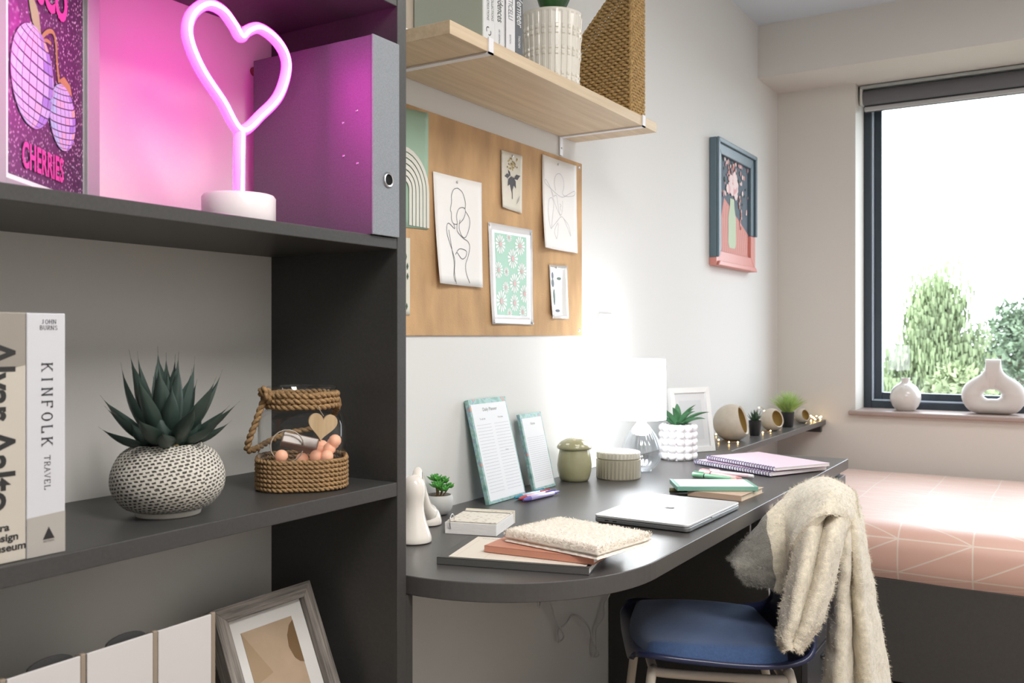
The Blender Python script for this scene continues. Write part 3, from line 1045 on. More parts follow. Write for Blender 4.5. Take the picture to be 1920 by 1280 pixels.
# low white tray at the near end of the shelf
tr = thing('white_tray', 'thin white tray on the near end of the oak shelf', 'tray', (0, 0, STZ))
MB().rbox(.012, .125, 1.372, 1.485, 0, .004, .001).obj('tray_base', WHITE, tr)
for bx in ((.012, .015, 1.372, 1.485), (.122, .125, 1.372, 1.485), (.012, .125, 1.372, 1.375), (.012, .125, 1.482, 1.485)):
    MB().rbox(*bx, .004, .014, .0008).obj('tray_rim', WHITE, tr)
cb = book('notebook', 'cream notebook standing behind the sage book on the oak shelf', 'book', .002, .046, 1.505, 1.525, STZ, 1.93, M('cream_board', 'e2d3c0', .6))

# white ribbed planter on the shelf
pl = thing('ribbed_planter', 'white ribbed planter with dark green leaves on the oak shelf', 'plant', (.122, 1.951, STZ))


def ribs(a, z):
    g = .5 + .5 * cos(a * 28)
    band = 1 if any(abs(z - q) < .0042 for q in (.161, .148, .111, .098, .051, .038)) else 0
    d = .020 * (g > .35) if not band else .050 * (g > .35)
    return 1 + d


pro = [(.062, 0)] + [(.062 + .010 * (k / 90) ** .8, .002 + k * .2 / 90) for k in range(91)] + [(.0725, .2035), (.069, .2035), (.068, .19), (.0001, .19)]
MB().lathe(pro, 28 * 10, rf=lambda a, z: ribs(a, z) if .003 < z < .197 else 1.02).obj('pot', M('ivory_ceramic', 'e6e2d8', .28, coat=.2), pl, smooth=35)
GL = M('glossy_leaf', '2f5a2c', .35, var=(20, .3))
rnd = random.Random(4)
for k in range(13):
    az = k * 2.4
    mb = MB()
    blade(mb, (.018 * cos(az), .018 * sin(az), .19), az, 1.45 - .13 * (k % 3), .20 + .03 * (k % 2), .044, droop=.25, thick=.15, n=9)
    mb.obj('leaf', GL, pl, smooth=60)
MB().lathe([(.068, .191), (.03, .194), (.0001, .195)], 20).obj('soil', M('soil', '2c241d', .95, bump=(200, 1)), pl)

# woven seagrass magazine basket
SG = M('seagrass', 'b0915f', .85, var=(150, .35), bump=(400, .5))
bk_ = thing('woven_basket', 'woven seagrass magazine basket at the end of the oak shelf', 'basket', (0, 0, STZ))
x0, x1, y0, y1 = .050, .2330, 2.165, 2.246
nrow = 44
wv = MB()
loop = []
per = [(x1, y0), (x1, y1), (x0, y1), (x0, y0)]


def per_pt(s):
    s = s % 1.0
    L = [y1 - y0, x1 - x0, y1 - y0, x1 - x0]
    T = sum(L)
    d = s * T
    for k in range(4):
        if d <= L[k]:
            a, b = per[k], per[(k + 1) % 4]
            t = d / L[k]
            nx, ny = (b[1] - a[1]) / L[k], -(b[0] - a[0]) / L[k]
            return a[0] + (b[0] - a[0]) * t, a[1] + (b[1] - a[1]) * t, nx, ny
        d -= L[k]
    return per[0][0], per[0][1], 1, 0


def top_at(x):
    # low at the wall side, high towards the room
    return min(.355, .219 + 1.13 * (x - .095))


for i in range(nrow):
    z = .005 + i * .0080
    pts, run = [], []
    for k in range(169):
        x, y, nx, ny = per_pt(k / 168)
        w = .0026 * (1 if ((k // 3 + i) % 2) else -1)
        if z < top_at(x) - .004:
            run.append((x + nx * w, y + ny * w, z + .0009 * sin(k * 1.7 + i)))
        else:
            if len(run) > 3:
                wv.tube(run, .0043, 6)
            run = []
    if len(run) > 3:
        wv.tube(run, .0043, 6)
wv.obj('weave', SG, bk_, smooth=True, kind='stuff')
rim = []
for (x, y) in ((x1, y0), (x1, y1)):
    rope([(x, y, .003 + k * .005) for k in range(72)], .0055, bk_, 'corner_rope', tw=300, mat=SG)
nn = 40
for y in (y0, y1):
    rope([(x0 + (x1 - x0) * k / nn, y, min(.36, top_at(x0 + (x1 - x0) * k / nn))) for k in range(nn + 1)], .0050, bk_, 'rim_rope', tw=300, mat=SG)
MB().box(x0 + .004, x1 - .004, y0 + .004, y1 - .004, 0, .006).obj('bottom', SG, bk_)

# ================================================================== cork board and papers


def cork_mat():
    m = M('cork', 'bf9b72', .9, var=((14, 14, 5), .22), bump=(240, .35))
    return m


ck = thing('cork_board', 'brown cork board fixed to the wall under the oak shelf', 'board', (0, 0, 0))
bev(MB().box(.0005, .0055, 1.30, 2.3335, 1.126, 1.6165).obj('board', cork_mat(), ck), .001)
for (y, z) in ((2.3171, 1.6026), (2.3171, 1.1412)):
    MB().lathe([(.0001, .003), (.0035, .0025), (.0055, 0)], 16).xf(Matrix.Translation((.0055, y, z)) @ Matrix.Rotation(pi / 2, 4, 'Y')).obj('screw', STEEL, ck, smooth=True)
PIN = M('pin_nickel', 'd2d2d2', .3, metal=.8)


def sheet(name, label, corners, mat, lift=.004, curl=.006, pins=((.5, .97),), cat='paper', sag=0.0):
    """a pinned sheet: corners (y,z) top-left, top-right, bottom-right, bottom-left; P(u,v,d) gives a point on it"""
    tl, tr_, br_, bl_ = corners
    t = thing(name, label, cat, (0, 0, 0))

    def P(u, v, d=0.0):
        y = (tl[0] * (1 - u) + tr_[0] * u) * (1 - v) + (bl_[0] * (1 - u) + br_[0] * u) * v
        z = (tl[1] * (1 - u) + tr_[1] * u) * (1 - v) + (bl_[1] * (1 - u) + br_[1] * u) * v
        x = .0062 + lift * (abs(u - .5) * 2) ** 2 * (.4 + .6 * v) + curl * (v ** 2) * (.3 + .7 * (1 - u)) + sag * sin(v * 7)
        return (x + d, y, z)
    n = 12
    g = MB().grid([[P(i / n, j / n) for i in range(n + 1)] for j in range(n + 1)])
    so = solid(g.obj('sheet', mat, t, smooth=True), .0004, -1)
    for (u, v) in pins:
        p = P(u, 1 - v)
        MB().lathe([(.0001, .0042), (.0022, .004), (.0034, .0025), (.003, .0008), (.0016, 0)], 14).xf(Matrix.Translation((p[0] - .0005, p[1], p[2])) @ Matrix.Rotation(pi / 2, 4, 'Y')).obj('pin', PIN, t, smooth=True)
    return t, P


def draw(t, P, lines, w, mat, d=.0009, name='drawing', n=6):
    mb = MB()
    for ln in lines:
        pts = interp([(u, v, 0) for u, v in ln], n) if len(ln) > 2 else [Vector((u, v, 0)) for u, v in ln]
        strip(mb, [P(p.x, p.y, d) for p in pts], w)
    return mb.obj(name, mat, t)


def shapes(t, P, polys, mats, d=.0009, name='print'):
    mb = MB()
    for poly, mi in polys:
        mb.add([P(u, v, d + mi * .00012) for u, v in poly], [tuple(range(len(poly)))], mi)
    return mb.obj(name, mats, t)


# sage rainbow print
SG1, SG2 = M('print_sage', '9cb9a2', .7), M('print_stone', 'd8d6cd', .7)
t, P = sheet('rainbow_print', 'sage green print with a white rainbow arch', [(1.425, 1.598), (1.6061, 1.6117), (1.6025, 1.3572), (1.425, 1.350)], SG1, .001, .001, ())
ar = MB()
for k in range(6):
    r = .085 - k * .0125
    c_y, c_z = 1.517, 1.435
    pts = [(.0085 + .0002 * k, c_y + r, 1.360)] + [(.0085 + .0002 * k, c_y + r * cos(a * pi / 16), c_z + r * sin(a * pi / 16)) for a in range(17)] + [(.0085 + .0002 * k, c_y - r, 1.360)]
    strip(ar, pts, .0095)
ar.obj('arch', SG2, t)
# botanical print hidden for the most part behind the bookcase
t, P = sheet('leaf_print', 'pale print with green leaves half hidden by the bookcase edge', [(1.40, 1.330), (1.5415, 1.333), (1.5395, 1.170), (1.40, 1.165)], M('print_cream', 'd3cfbf', .7), .001, .001, ())
polys = []
for k in range(26):
    u, v, a = .55 + .42 * random.random(), .06 + .88 * random.random(), random.uniform(-.6, .6)
    polys.append(([(u, v - .05), (u + .025, v), (u, v + .05), (u - .025, v)], k % 2))
shapes(t, P, polys, [M('leaf_print_green', '56704f', .7), M('leaf_print_dark', '40543f', .7)])

# line drawing of a figure
t, P = sheet('line_drawing', 'white sheet with a line drawing of a figure seen from behind', [(1.6197, 1.4868), (1.8114, 1.4881), (1.8068, 1.2397), (1.6275, 1.2412)], PAPER, .006, .010, ((.49, .955),))
draw(t, P, [
    [(.50, .10), (.42, .12), (.37, .18), (.37, .24), (.34, .31), (.36, .34), (.36, .40), (.40, .435), (.48, .43), (.47, .36), (.52, .29), (.62, .27), (.66, .30), (.62, .37), (.52, .43)],
    [(.50, .10), (.60, .13), (.66, .22), (.65, .28)],
    [(.66, .30), (.74, .36), (.74, .44), (.66, .54), (.58, .54), (.52, .47), (.54, .39)],
    [(.48, .43), (.48, .50), (.60, .555), (.70, .58), (.74, .63), (.70, .72), (.64, .80), (.65, .88), (.72, .97)],
    [(.40, .435), (.42, .48), (.30, .44), (.25, .47), (.25, .54), (.30, .62), (.36, .70), (.40, .78), (.38, .88), (.41, .99)],
    [(.42, .72), (.50, .665), (.60, .66), (.67, .68), (.64, .73), (.56, .75), (.46, .70), (.42, .72)],
    [(.29, .50), (.34, .66), (.38, .80), (.36, .92), (.39, .97)],
], .0016, M('pencil_dark', '55555a', .7))

# botanical card
t, P = sheet('botanical_card', 'small cream card with a yellow flower and dark leaves', [(1.8997, 1.5818), (1.9996, 1.584), (1.9917, 1.4363), (1.8961, 1.4412)], M('card_cream', 'd8d3c6', .7), .004, .004, ((.55, .95),))
rr = random.Random(3)
polys = [([(.36 + .36 * rr.random() + q[0], .17 + .18 * rr.random() + q[1]) for q in [(0, 0)] * 1] + [], 0) for _ in range(0)]
for k in range(34):
    u, v = .55 + rr.gauss(0, .11), .22 + rr.gauss(0, .055)
    polys.append(([(u - .035, v), (u, v - .022), (u + .035, v), (u, v + .022)], k % 2))
for (u, v, du, dv) in ((.30, .42, -.14, .02), (.76, .40, .15, -.04), (.42, .50, -.1, .10), (.64, .50, .08, .10), (.40, .36, -.06, -.05), (.53, .55, 0, .14)):
    polys.append(([(u - du, v - dv), (u + dv * .7, v - du * .3), (u + du, v + dv), (u - dv * .7, v + du * .3)], 2))
polys.append(([(.53, .55), (.56, .55), (.57, .80), (.54, .80)], 2))
polys.append(([(.80, .78), (.90, .70), (.86, .80), (.74, .88)], 3))
shapes(t, P, polys, [M('flower_yellow', 'b7a15c', .7), M('flower_ochre', '8d7b4c', .7), M('leaf_plum', '4d4a50', .7), M('pale_mark', 'a9a69e', .7)])

# hat drawing
t, P = sheet('hat_drawing', 'white sheet with a line drawing of a woman in a wide hat', [(2.1002, 1.605), (2.2928, 1.6042), (2.2864, 1.3571), (2.0889, 1.3575)], PAPER, .006, .012, ((.47, .95),))
draw(t, P, [
    [(.40, .35), (.36, .25), (.42, .17), (.53, .15), (.62, .20), (.64, .28), (.60, .36), (.70, .38), (.88, .36), (.95, .33), (.93, .30), (.80, .34), (.60, .40), (.42, .38), (.25, .34), (.08, .30), (.10, .26), (.22, .32), (.34, .42)],
    [(.34, .42), (.42, .40), (.46, .48), (.50, .58), (.56, .60), (.60, .52), (.60, .44)],
    [(.52, .48), (.56, .50), (.53, .52), (.56, .56)],
    [(.20, .46), (.28, .44), (.34, .50), (.30, .62), (.24, .78), (.18, .70), (.16, .58), (.20, .46)],
    [(.24, .78), (.40, .70), (.58, .62), (.72, .72), (.82, .82), (.76, .70), (.64, .64)],
    [(.40, .88), (.34, .80), (.46, .70), (.44, .82), (.40, .88)],
    [(.26, .36), (.40, .52), (.54, .62)],
], .0010, M('pencil_light', 'a2a2a8', .7))

# daisies
DM = M('print_mint', '9fcbb5', .45)
t, P = sheet('daisy_print', 'mint green daisy print on glossy white paper', [(1.8413, 1.3988), (2.0503, 1.4001), (2.0503, 1.1537), (1.853, 1.1543)], M('photo_paper', 'e4e4e6', .18, coat=.6), .003, .003, ((.02, .98), (.96, .955), (.05, .02), (.98, .015)), sag=.0005)
ng = 10
MB().grid([[P(.13 + .72 * i / ng, .09 + .82 * j / ng, .0007) for i in range(ng + 1)] for j in range(ng + 1)]).obj('print', DM, t, smooth=True)
pet = MB()
cen = MB()
for (cu_, cv_, r) in ((.25, .20, .115), (.70, .19, .115), (.53, .33, .12), (.20, .46, .10), (.74, .45, .105), (.57, .58, .12), (.38, .47, .06), (.80, .68, .11), (.25, .77, .13), (.56, .78, .105), (.36, .63, .075), (.75, .87, .085), (.45, .12, .06), (.43, .885, .06)):
    for k in range(13):
        a = 2 * pi * k / 13 + cu_ * 9
        da = .17
        pl_ = []
        for (rr_, aa) in ((.25, 0), (.75, da), (.98, da * .6), (.98, -da * .6), (.75, -da)):
            u, v = cu_ + r * rr_ * cos(a + aa), cv_ + r * rr_ * sin(a + aa) * .85
            pl_.append((min(.85, max(.13, u)), min(.91, max(.09, v))))
        pet.add([P(u, v, .0011) for u, v in pl_], [(0, 1, 2, 3, 4)])
    cen.add([P(min(.85, max(.13, cu_ + r * .27 * cos(k * pi / 5))), min(.91, max(.09, cv_ + r * .25 * sin(k * pi / 5))), .0014) for k in range(10)], [tuple(range(10))])
pet.obj('petals_print', M('petal_white', 'ece9e9', .4), t)
cen.obj('centres_print', M('daisy_pink', 'cfa3a3', .4), t)

# glossy small card
t, P = sheet('leaf_card', 'small glossy card with a column of dark leaves', [(2.1373, 1.3158), (2.2391, 1.3195), (2.2391, 1.1718), (2.1431, 1.1718)], M('gloss_card', 'cfcdca', .12, coat=.8), .006, .004, ((.42, .955),))
polys = []
for (u, v, a, b, mi) in ((.18, .20, .07, .07, 0), (.18, .34, .09, .08, 0), (.24, .60, .07, .16, 1), (.42, .85, .16, .03, 0), (.55, .25, .12, .03, 1)):
    polys.append(([(u + a * cos(k * pi / 6), v + b * sin(k * pi / 6)) for k in range(12)], mi))
shapes(t, P, polys, [M('card_ink', '4d5056', .5), M('card_green', '4e5f50', .5)])

# wall switch plate
sw = thing('wall_switch', 'white switch plate on the wall beside the lamp glow', 'switch', (0, 0, 0))
MB().rbox(.0005, .009, 2.446, 2.532, 1.104, 1.191, .002).obj('plate', WHITE, sw)
MB().rbox(.009, .0125, 2.470, 2.508, 1.125, 1.168, .0015).obj('rocker', WHITE, sw)

# picture with flowers
FB = M('frame_blue_grey', '5c707a', .4)
FP = M('frame_salmon', 'd08a80', .4)
pf_ = thing('flower_picture', 'square blue and salmon framed picture of flowers in a vase', 'picture', (0, 3.4023, 1.397))
Lp = .4935
rwp = .058
for (poly, mi) in (([(0, .03), (0, Lp), (rwp, Lp - rwp), (rwp, .06)], FB), ([(Lp, Lp), (Lp, .15), (Lp - rwp, .15), (Lp - rwp, Lp - rwp)], FB), ([(0, Lp), (Lp, Lp), (Lp - rwp, Lp - rwp), (rwp, Lp - rwp)], FB), ([(Lp, 0), (0, 0), (rwp, rwp), (Lp - rwp, rwp)], FP), ([(Lp, .15), (Lp, 0), (Lp - rwp, rwp), (Lp - rwp, .15)], FP), ([(0, 0), (0, .03), (rwp, .06), (rwp, rwp)], FP)):
    bev(MB().prism(poly, .001, .030, 'x').obj('frame_rail', mi, pf_), .003)
for (poly, mi) in (([(.0, .03), (.0, Lp), (.018, Lp - .018), (.018, .04)], FB), ([(Lp, Lp), (Lp, .15), (Lp - .018, .15), (Lp - .018, Lp - .018)], FB), ([(0, Lp), (Lp, Lp), (Lp - .018, Lp - .018), (.018, Lp - .018)], FB), ([(Lp, 0), (0, 0), (.018, .018), (Lp - .018, .018)], FP)):
    bev(MB().prism(poly, .030, .040, 'x').obj('frame_ridge', mi, pf_), .003)
xa = .0165
MB().box(.001, xa, rwp - .001, Lp - rwp + .001, rwp - .001, Lp - rwp + .001).obj('canvas', M('canvas_slate', '53606c', .7, var=(12, .1)), pf_)
SAL = M('canvas_salmon', 'cf8d84', .7)
SAL2 = M('canvas_salmon_line', 'dba89f', .7)
tb_ = MB()
tb_.add([(xa + .0006, rwp, rwp), (xa + .0006, Lp - rwp, rwp), (xa + .0006, Lp - rwp, .155), (xa + .0006, .125, .275), (xa + .0006, rwp, .12)], [(0, 1, 2, 3, 4)])
tb_.obj('painted_cloth', SAL, pf_)
st_ = MB()
for k in range(15):
    y = .07 + k * .026
    ztop = .275 - max(0, (y + .025 - .125)) * .125 / .32 if y > .105 else .12 + (y - rwp) * 2.2
    strip(st_, [(xa + .0010, y - .006, rwp + .002), (xa + .0010, y + .014, max(rwp + .02, ztop - .01))], .006)
st_.obj('painted_stripes', SAL2, pf_)
vz = MB()
vp = [(-.036, 0), (-.048, .02), (-.048, .12), (-.030, .165), (-.024, .20), (.024, .20), (.030, .165), (.048, .12), (.048, .02), (.036, 0)]
vz.add([(xa + .0016, .222 + a, .082 + b) for a, b in vp], [tuple(range(len(vp)))])
vz.obj('painted_vase', M('vase_pale_green', 'bccbb0', .7), pf_)
fl = MB()
rr = random.Random(11)
for k in range(150):
    a, d = rr.uniform(-.35, pi + .35), abs(rr.gauss(0, .095))
    if k > 110:
        d = rr.uniform(0, .055)
    y, z = .222 + d * cos(a) * 1.15, .305 + d * sin(a) * 1.25 + .01
    y, z = min(.425, max(.068, y)), min(.428, max(.18, z))
    s = rr.uniform(.006, .012) if k <= 110 else rr.uniform(.013, .024)
    mi = rr.choice([0, 0, 1, 2, 3, 4]) if k <= 110 else rr.choice([0, 0, 0, 1])
    fl.add([(xa + .002 + k * .00001, y + s * cos(q * pi / 3 + k) * .9, z + s * sin(q * pi / 3 + k)) for q in range(6)], [tuple(range(6))], mi)
for k in range(10):
    y, z = .31 + rr.uniform(-.012, .012) + k * .003, .30 - k * .014
    s = .008
    fl.add([(xa + .0036, y + s * cos(q * pi / 3), z + s * sin(q * pi / 3)) for q in range(6)], [tuple(range(6))], 4 if k % 2 else 1)
fl.obj('painted_flowers', [M('petal_blush', 'ecd6d6', .7), M('petal_pink', 'dba9a8', .7), M('leaf_dark', '43534d', .7), M('petal_mauve', 'b98f95', .7), M('petal_coral', 'c97f72', .7)], pf_, kind='stuff')

# ================================================================== desk
DZ = .74
dk = thing('desk', 'long charcoal desk with a rounded end along the wall', 'desk', (0, 0, 0))
pts = [(.001, 1.1665), (.300, 1.1665)] + [(.300 + .298 * sin(a * pi / 48), 1.4665 - .300 * cos(a * pi / 48)) for a in range(1, 25)] + [(.598, 2.998), (.001, 2.998)]
bev(MB().prism(pts, DZ - .031, DZ).obj('desk_top', DESKM, dk), .0018, 3)
bev(MB().box(.02, .296, 1.158, 1.180, 0, DZ - .0312).obj('support_panel', DARK, dk), .001)
bev(MB().box(.006, .012, 1.30, 1.36, .640, .655).obj('cable_clip', WHITE, dk), .001)
pd = thing('desk_pedestal', 'dark storage pedestal under the far end of the desk', 'cabinet', (0, 0, 0))
bev(MB().box(.003, .575, 2.515, 2.990, 0, DZ - .0312).obj('body', DARK, pd), .001)
for k in range(3):
    d_ = MB().rbox(.576, .592, 2.518, 2.987, .03 + k * .223, .245 + k * .223, .001)
    do = d_.obj('drawer', M('drawer_front', '55555a', .35), pd)
    MB().rbox(.592, .600, 2.66, 2.84, .215 + k * .223, .225 + k * .223, .002).obj('handle', M('handle_grey', '4a4a4d', .4, metal=.6), do)
# narrow ledge that carries on from the desk to the window
lg = thing('wall_ledge', 'narrow charcoal wall ledge running from the desk to the window wall', 'shelf', (0, 0, 0))
bev(MB().box(.001, .2215, 3.000, 4.342, DZ - .0215, DZ).obj('board', DESKM, lg), .0012)
bev(MB().box(.03, .205, 4.312, 4.342, DZ - .056, DZ - .0216).obj('cleat', DARK, lg), .001)
# white cable under the desk
wc = MATS.get('cable') or M('white_cable', 'c9c9cc', .4)
cp = [(2.051, .70), (2.051, .4402), (2.090, .436), (2.1181, .4167), (2.1617, .3628), (2.1915, .3114), (2.1805, .296), (2.1646, .3100), (2.1800, .330), (2.2005, .3401), (2.2687, .3480), (2.3334, .3025), (2.3873, .2339), (2.405, .1989), (2.398, .190), (2.3907, .2207), (2.41, .27), (2.436, .2987), (2.46, .33), (2.478, .36), (2.489, .42), (2.490, .55), (2.490, .70)]
cbl = MB().tube(interp([(.014 + .010 * (k % 2), a, b) for k, (a, b) in enumerate(cp)], 6), .0026, 6).obj('lamp_cable', wc, None, smooth=True)
tag(cbl, 'thin looping cable hanging against the wall under the desk', 'cable')
c2 = MB().tube(interp([(.44, 2.505, .70), (.44, 2.503, .60), (.443, 2.500, .555), (.47, 2.495, .51), (.495, 2.49, .44), (.50, 2.49, .36), (.51, 2.49, .30)], 6), .0028, 6).obj('power_cable', wc, None, smooth=True)
tag(c2, 'white cable hanging down beside the dark pedestal and the chair', 'cable')

# ================================================================== bed
bd = thing('bed', 'low bed with a dark base and a pink mattress cover under the window', 'bed', (0, 0, 0))
bev(MB().box(.03, 2.05, 3.055, 4.330, .05, .366).obj('base', M('bed_base_laminate', '4d4a48', .45, var=(120, .06)), bd), .002)


def bed_mat():
    m = bpy.data.materials.new('pink_cover')
    m.use_nodes = True
    nt = m.node_tree
    N, L = nt.nodes, nt.links
    b = N['Principled BSDF']
    b.inputs['Roughness'].default_value = .45
    b.inputs['Specular IOR Level'].default_value = .9
    b.inputs['Sheen Weight'].default_value = .6
    uv = N.new('ShaderNodeUVMap')
    sp_ = N.new('ShaderNodeSeparateXYZ')
    L.new(uv.outputs[0], sp_.inputs[0])

    def mth(op, a, c=None, d=None):
        n = N.new('ShaderNodeMath')
        n.operation = op
        for i, q in enumerate((a, c, d)):
            if q is None:
                continue
            if isinstance(q, (int, float)):
                n.inputs[i].default_value = q
            else:
                L.new(q, n.inputs[i])
        return n.outputs[0]
    U, V = sp_.outputs[0], sp_.outputs[1]

    def near(v, w):
        f = mth('ABSOLUTE', mth('SUBTRACT', mth('FRACT', mth('ADD', v, .5)), .5))
        return mth('LESS_THAN', f, w)
    hl = near(V, .022)
    vl = near(U, .011)
    par = mth('MODULO', mth('FLOOR', V), 2.0)
    sgn = mth('SUBTRACT', mth('MULTIPLY', par, 2.0), 1.0)
    dg_ = near(mth('ADD', U, mth('MULTIPLY', V, sgn)), .024)
    mx = mth('MAXIMUM', mth('MAXIMUM', hl, vl), dg_)
    mix = N.new('ShaderNodeMix')
    mix.data_type = 'RGBA'
    mix.inputs[6].default_value = (*srgb('e0b3a3'), 1)
    mix.inputs[7].default_value = (*srgb('e9d5c6'), 1)
    L.new(mx, mix.inputs[0])
    L.new(mix.outputs[2], b.inputs['Base Color'])
    return m


prof2 = []
yb, yf, zb_, zt_ = 4.325, 3.040, .366, .535
path = [(yf + .018, zb_ + .001), (yf + .004, zb_ + .03), (yf, zb_ + .07), (yf + .006, zb_ + .115), (yf + .030, zt_ - .022), (yf + .075, zt_ - .004), (yf + .14, zt_)] + [(yf + .14 + (yb - yf - .24) * k / 10, zt_ + .002 * sin(k * 1.3)) for k in range(1, 11)] + [(yb - .05, zt_ - .006), (yb - .012, zt_ - .035), (yb, zt_ - .08), (yb, zb_ + .001)]
pi_ = interp([(0, a, b) for a, b in path], 4)
mb = MB()
xsn = 60
rows = []
arc = [0]
for i in range(1, len(pi_)):
    arc.append(arc[-1] + (pi_[i] - pi_[i - 1]).length)
for i, p in enumerate(pi_):
    row = []
    for k in range(xsn + 1):
        x = .035 + (2.045 - .035) * k / xsn
        e = min(1, min(x - .035, 2.045 - x) / .05)
        dz = -.02 * (1 - e) ** 2 * (1 if p[2] > .45 else 0)
        w = .0025 * mnoise.noise(Vector((x * 4, p[1] * 5, p[2] * 6)))
        row.append((x, p[1] + w * (p[1] < 3.2), p[2] + dz + w))
    rows.append(row)
mb.grid(rows)
n0 = len(mb.v)
mo = mb.obj('mattress_cover', bed_mat(), bd, smooth=True)
uvl = mo.data.uv_layers.new(name='UVMap')
for poly in mo.data.polygons:
    for li, vi in zip(poly.loop_indices, poly.vertices):
        i, k = divmod(vi, xsn + 1)
        x = .035 + (2.045 - .035) * k / xsn
        uvl.data[li].uv = ((x - .735) / .2085, (arc[i] - .030) / .105)

# ================================================================== things on the desk
# white looped vase half hidden by the bookcase
kv = thing('loop_vase', 'glossy white looped ceramic vase beside the bookcase edge', 'vase', (.165, 1.372, DZ))
m_ = MB()
kp = interp([(.0001, 0, .0005), (.029, 0, .0005), (.033, 0, .006), (.031, 0, .016), (.0245, 0, .035), (.019, 0, .058), (.0185, 0, .075), (.021, 0, .095), (.0195, 0, .110), (.012, 0, .122), (.0002, 0, .126)], 3)
m_.lathe([(max(p[0], .0001), max(p[2], .0005)) for p in kp], 32, (-.008, -.010))
c2_ = interp([(-.010, .0, .112), (-.024, .022, .127), (-.040, .050, .112), (-.054, .076, .078), (-.067, .100, .044), (-.077, .122, .026)], 6)
m_.tube(c2_, .012, 18, rads=[.010 - .002 * min(1, k / 8) + .013 * max(0, (k / (len(c2_) - 1) - .5) / .5) ** 1.4 for k in range(len(c2_))])
kf = interp([(.0001, 0, .0005), (.024, 0, .0005), (.0275, 0, .005), (.0265, 0, .014), (.021, 0, .028), (.010, 0, .038), (.0002, 0, .040)], 3)
m_.lathe([(max(p[0], .0001), max(p[2], .0005)) for p in kf], 28, (-.082, .132))
m_.obj('ceramic_body', M('white_glaze', 'efe9e0', .12, coat=.5), kv, smooth=True)

# little succulent
sc_ = thing('small_succulent', 'tiny bright green succulent in a round grey pot', 'plant', (.0375, 1.6008, DZ))
MB().lathe([(.0001, 0), (.017, 0), (.024, .004), (.030, .015), (.0325, .027), (.031, .038), (.0285, .043), (.0265, .043), (.0265, .037), (.0001, .036)], 36).obj('pot', M('pot_light_grey', 'bdbdbb', .6), sc_, smooth=50)
MB().lathe([(.0268, .037), (.012, .040), (.0001, .041)], 20).obj('soil', M('soil_tan', '6d5a45', .95, bump=(300, 1)), sc_)
SG_ = M('succulent_leaf', '4f9a3f', .4, var=(60, .25))
for (ox, oy, oz, sc) in ((-.004, -.006, .076, 1.7), (.008, -.018, .064, 1.5), (.004, .013, .070, 1.6), (.012, .024, .058, 1.25), (.014, -.002, .055, 1.6), (-.010, .012, .064, 1.3), (.006, -.008, .066, 1.5)):
    stm = MB().tube([(ox * .4, oy * .4, .039), (ox, oy, oz)], .0015, 5).obj('stem', M('succulent_stem', '6b5a3a', .8), sc_)
    ro = MB()
    for k in range(14):
        az = k * 2.4
        blade(ro, (ox, oy, oz - .002), az, 1.2 - .075 * k, .012 * sc * (.7 + .03 * k), .0062 * sc, droop=-.4, thick=.6, n=5)
    ro.obj('rosette', SG_, sc_, smooth=True)

# ring bound pad
MARB = bpy.data.materials.new('marbled_cover')
MARB.use_nodes = True
_nt = MARB.node_tree
_v = _nt.nodes.new('ShaderNodeTexVoronoi')
_v.inputs['Scale'].default_value = 95
_r = _nt.nodes.new('ShaderNodeValToRGB')
_r.color_ramp.elements[0].color = (*srgb('b9ab9f'), 1)
_r.color_ramp.elements[0].position = .1
_r.color_ramp.elements[1].color = (*srgb('e6e0d4'), 1)
_r.color_ramp.elements[1].position = .38
_t = _nt.nodes.new('ShaderNodeTexCoord')
_nt.links.new(_t.outputs['Object'], _v.inputs['Vector'])
_nt.links.new(_v.outputs['Distance'], _r.inputs[0])
_nt.links.new(_r.outputs[0], _nt.nodes['Principled BSDF'].inputs['Base Color'])


def slab(name, label, cat, c4, z0, z1, mat, r=.001, group=None, part='cover'):
    """flat thing on a quadrilateral footprint given by four corners"""
    t = thing(name, label, cat, (0, 0, 0), 0, group)
    return t


def rect(cx, cy, w, d, a, z):
    """frame for flat books: thing placed at centre, local x along w"""
    return (cx, cy, z), radians(a)


def flat_book(name, label, cat, cx, cy, w, d, a, z, th, cover, page=PAPER, spine='-y', soft=.0012, r=.0015, inset=.003, group=None):
    """book lying flat; w along local x, d along local y; the spine is on the -y side"""
    t = thing(name, label, cat, (cx, cy, z), radians(a), group)
    MB().rbox(-w / 2, w / 2, -d / 2, d / 2, th - soft, th, min(soft * .45, .0008)).obj('front_cover', cover, t)
    MB().rbox(-w / 2, w / 2, -d / 2, d / 2, 0, soft, min(soft * .45, .0008)).obj('back_cover', cover, t)
    MB().rbox(-w / 2, w / 2, -d / 2, -d / 2 + soft, 0, th, min(soft * .45, .0008)).obj('spine', cover, t)
    MB().box(-w / 2 + inset, w / 2 - inset, -d / 2 + soft, d / 2 - inset, soft, th - soft).obj('page_block', page, t)
    return t


rp = thing('ring_bound_pad', 'chunky ring bound pad with a marbled cream cover', 'notepad', (.1955, 1.5270, DZ), radians(16))
for k in range(7):
    MB().box(-.052 - k * .0004, .052 - k * .0002, -.062 + k * .0008, .066, .0005 + k * .0030, .0005 + k * .0030 + .0027).obj('page_block', PAPER, rp)
MB().rbox(-.052, .050, -.052, .067, .0222, .0238, .0006).obj('cover', MARB, rp)
MB().rbox(-.053, .053, .0645, .070, .0003, .026, .001).obj('cover_edge', M('edge_cream', 'ddd6c6', .6), rp)
el = MB().box(-.051, .049, .046, .050, .0239, .0245).obj('elastic', M('elastic_grey', '6d6d68', .8), rp)
MB().tube([(-.041, -.053 + .013 * cos(q * pi / 9), .022 + .015 * sin(q * pi / 9)) for q in range(18)], .0011, 8, closed=True).obj('ring', STEEL, rp, smooth=True)

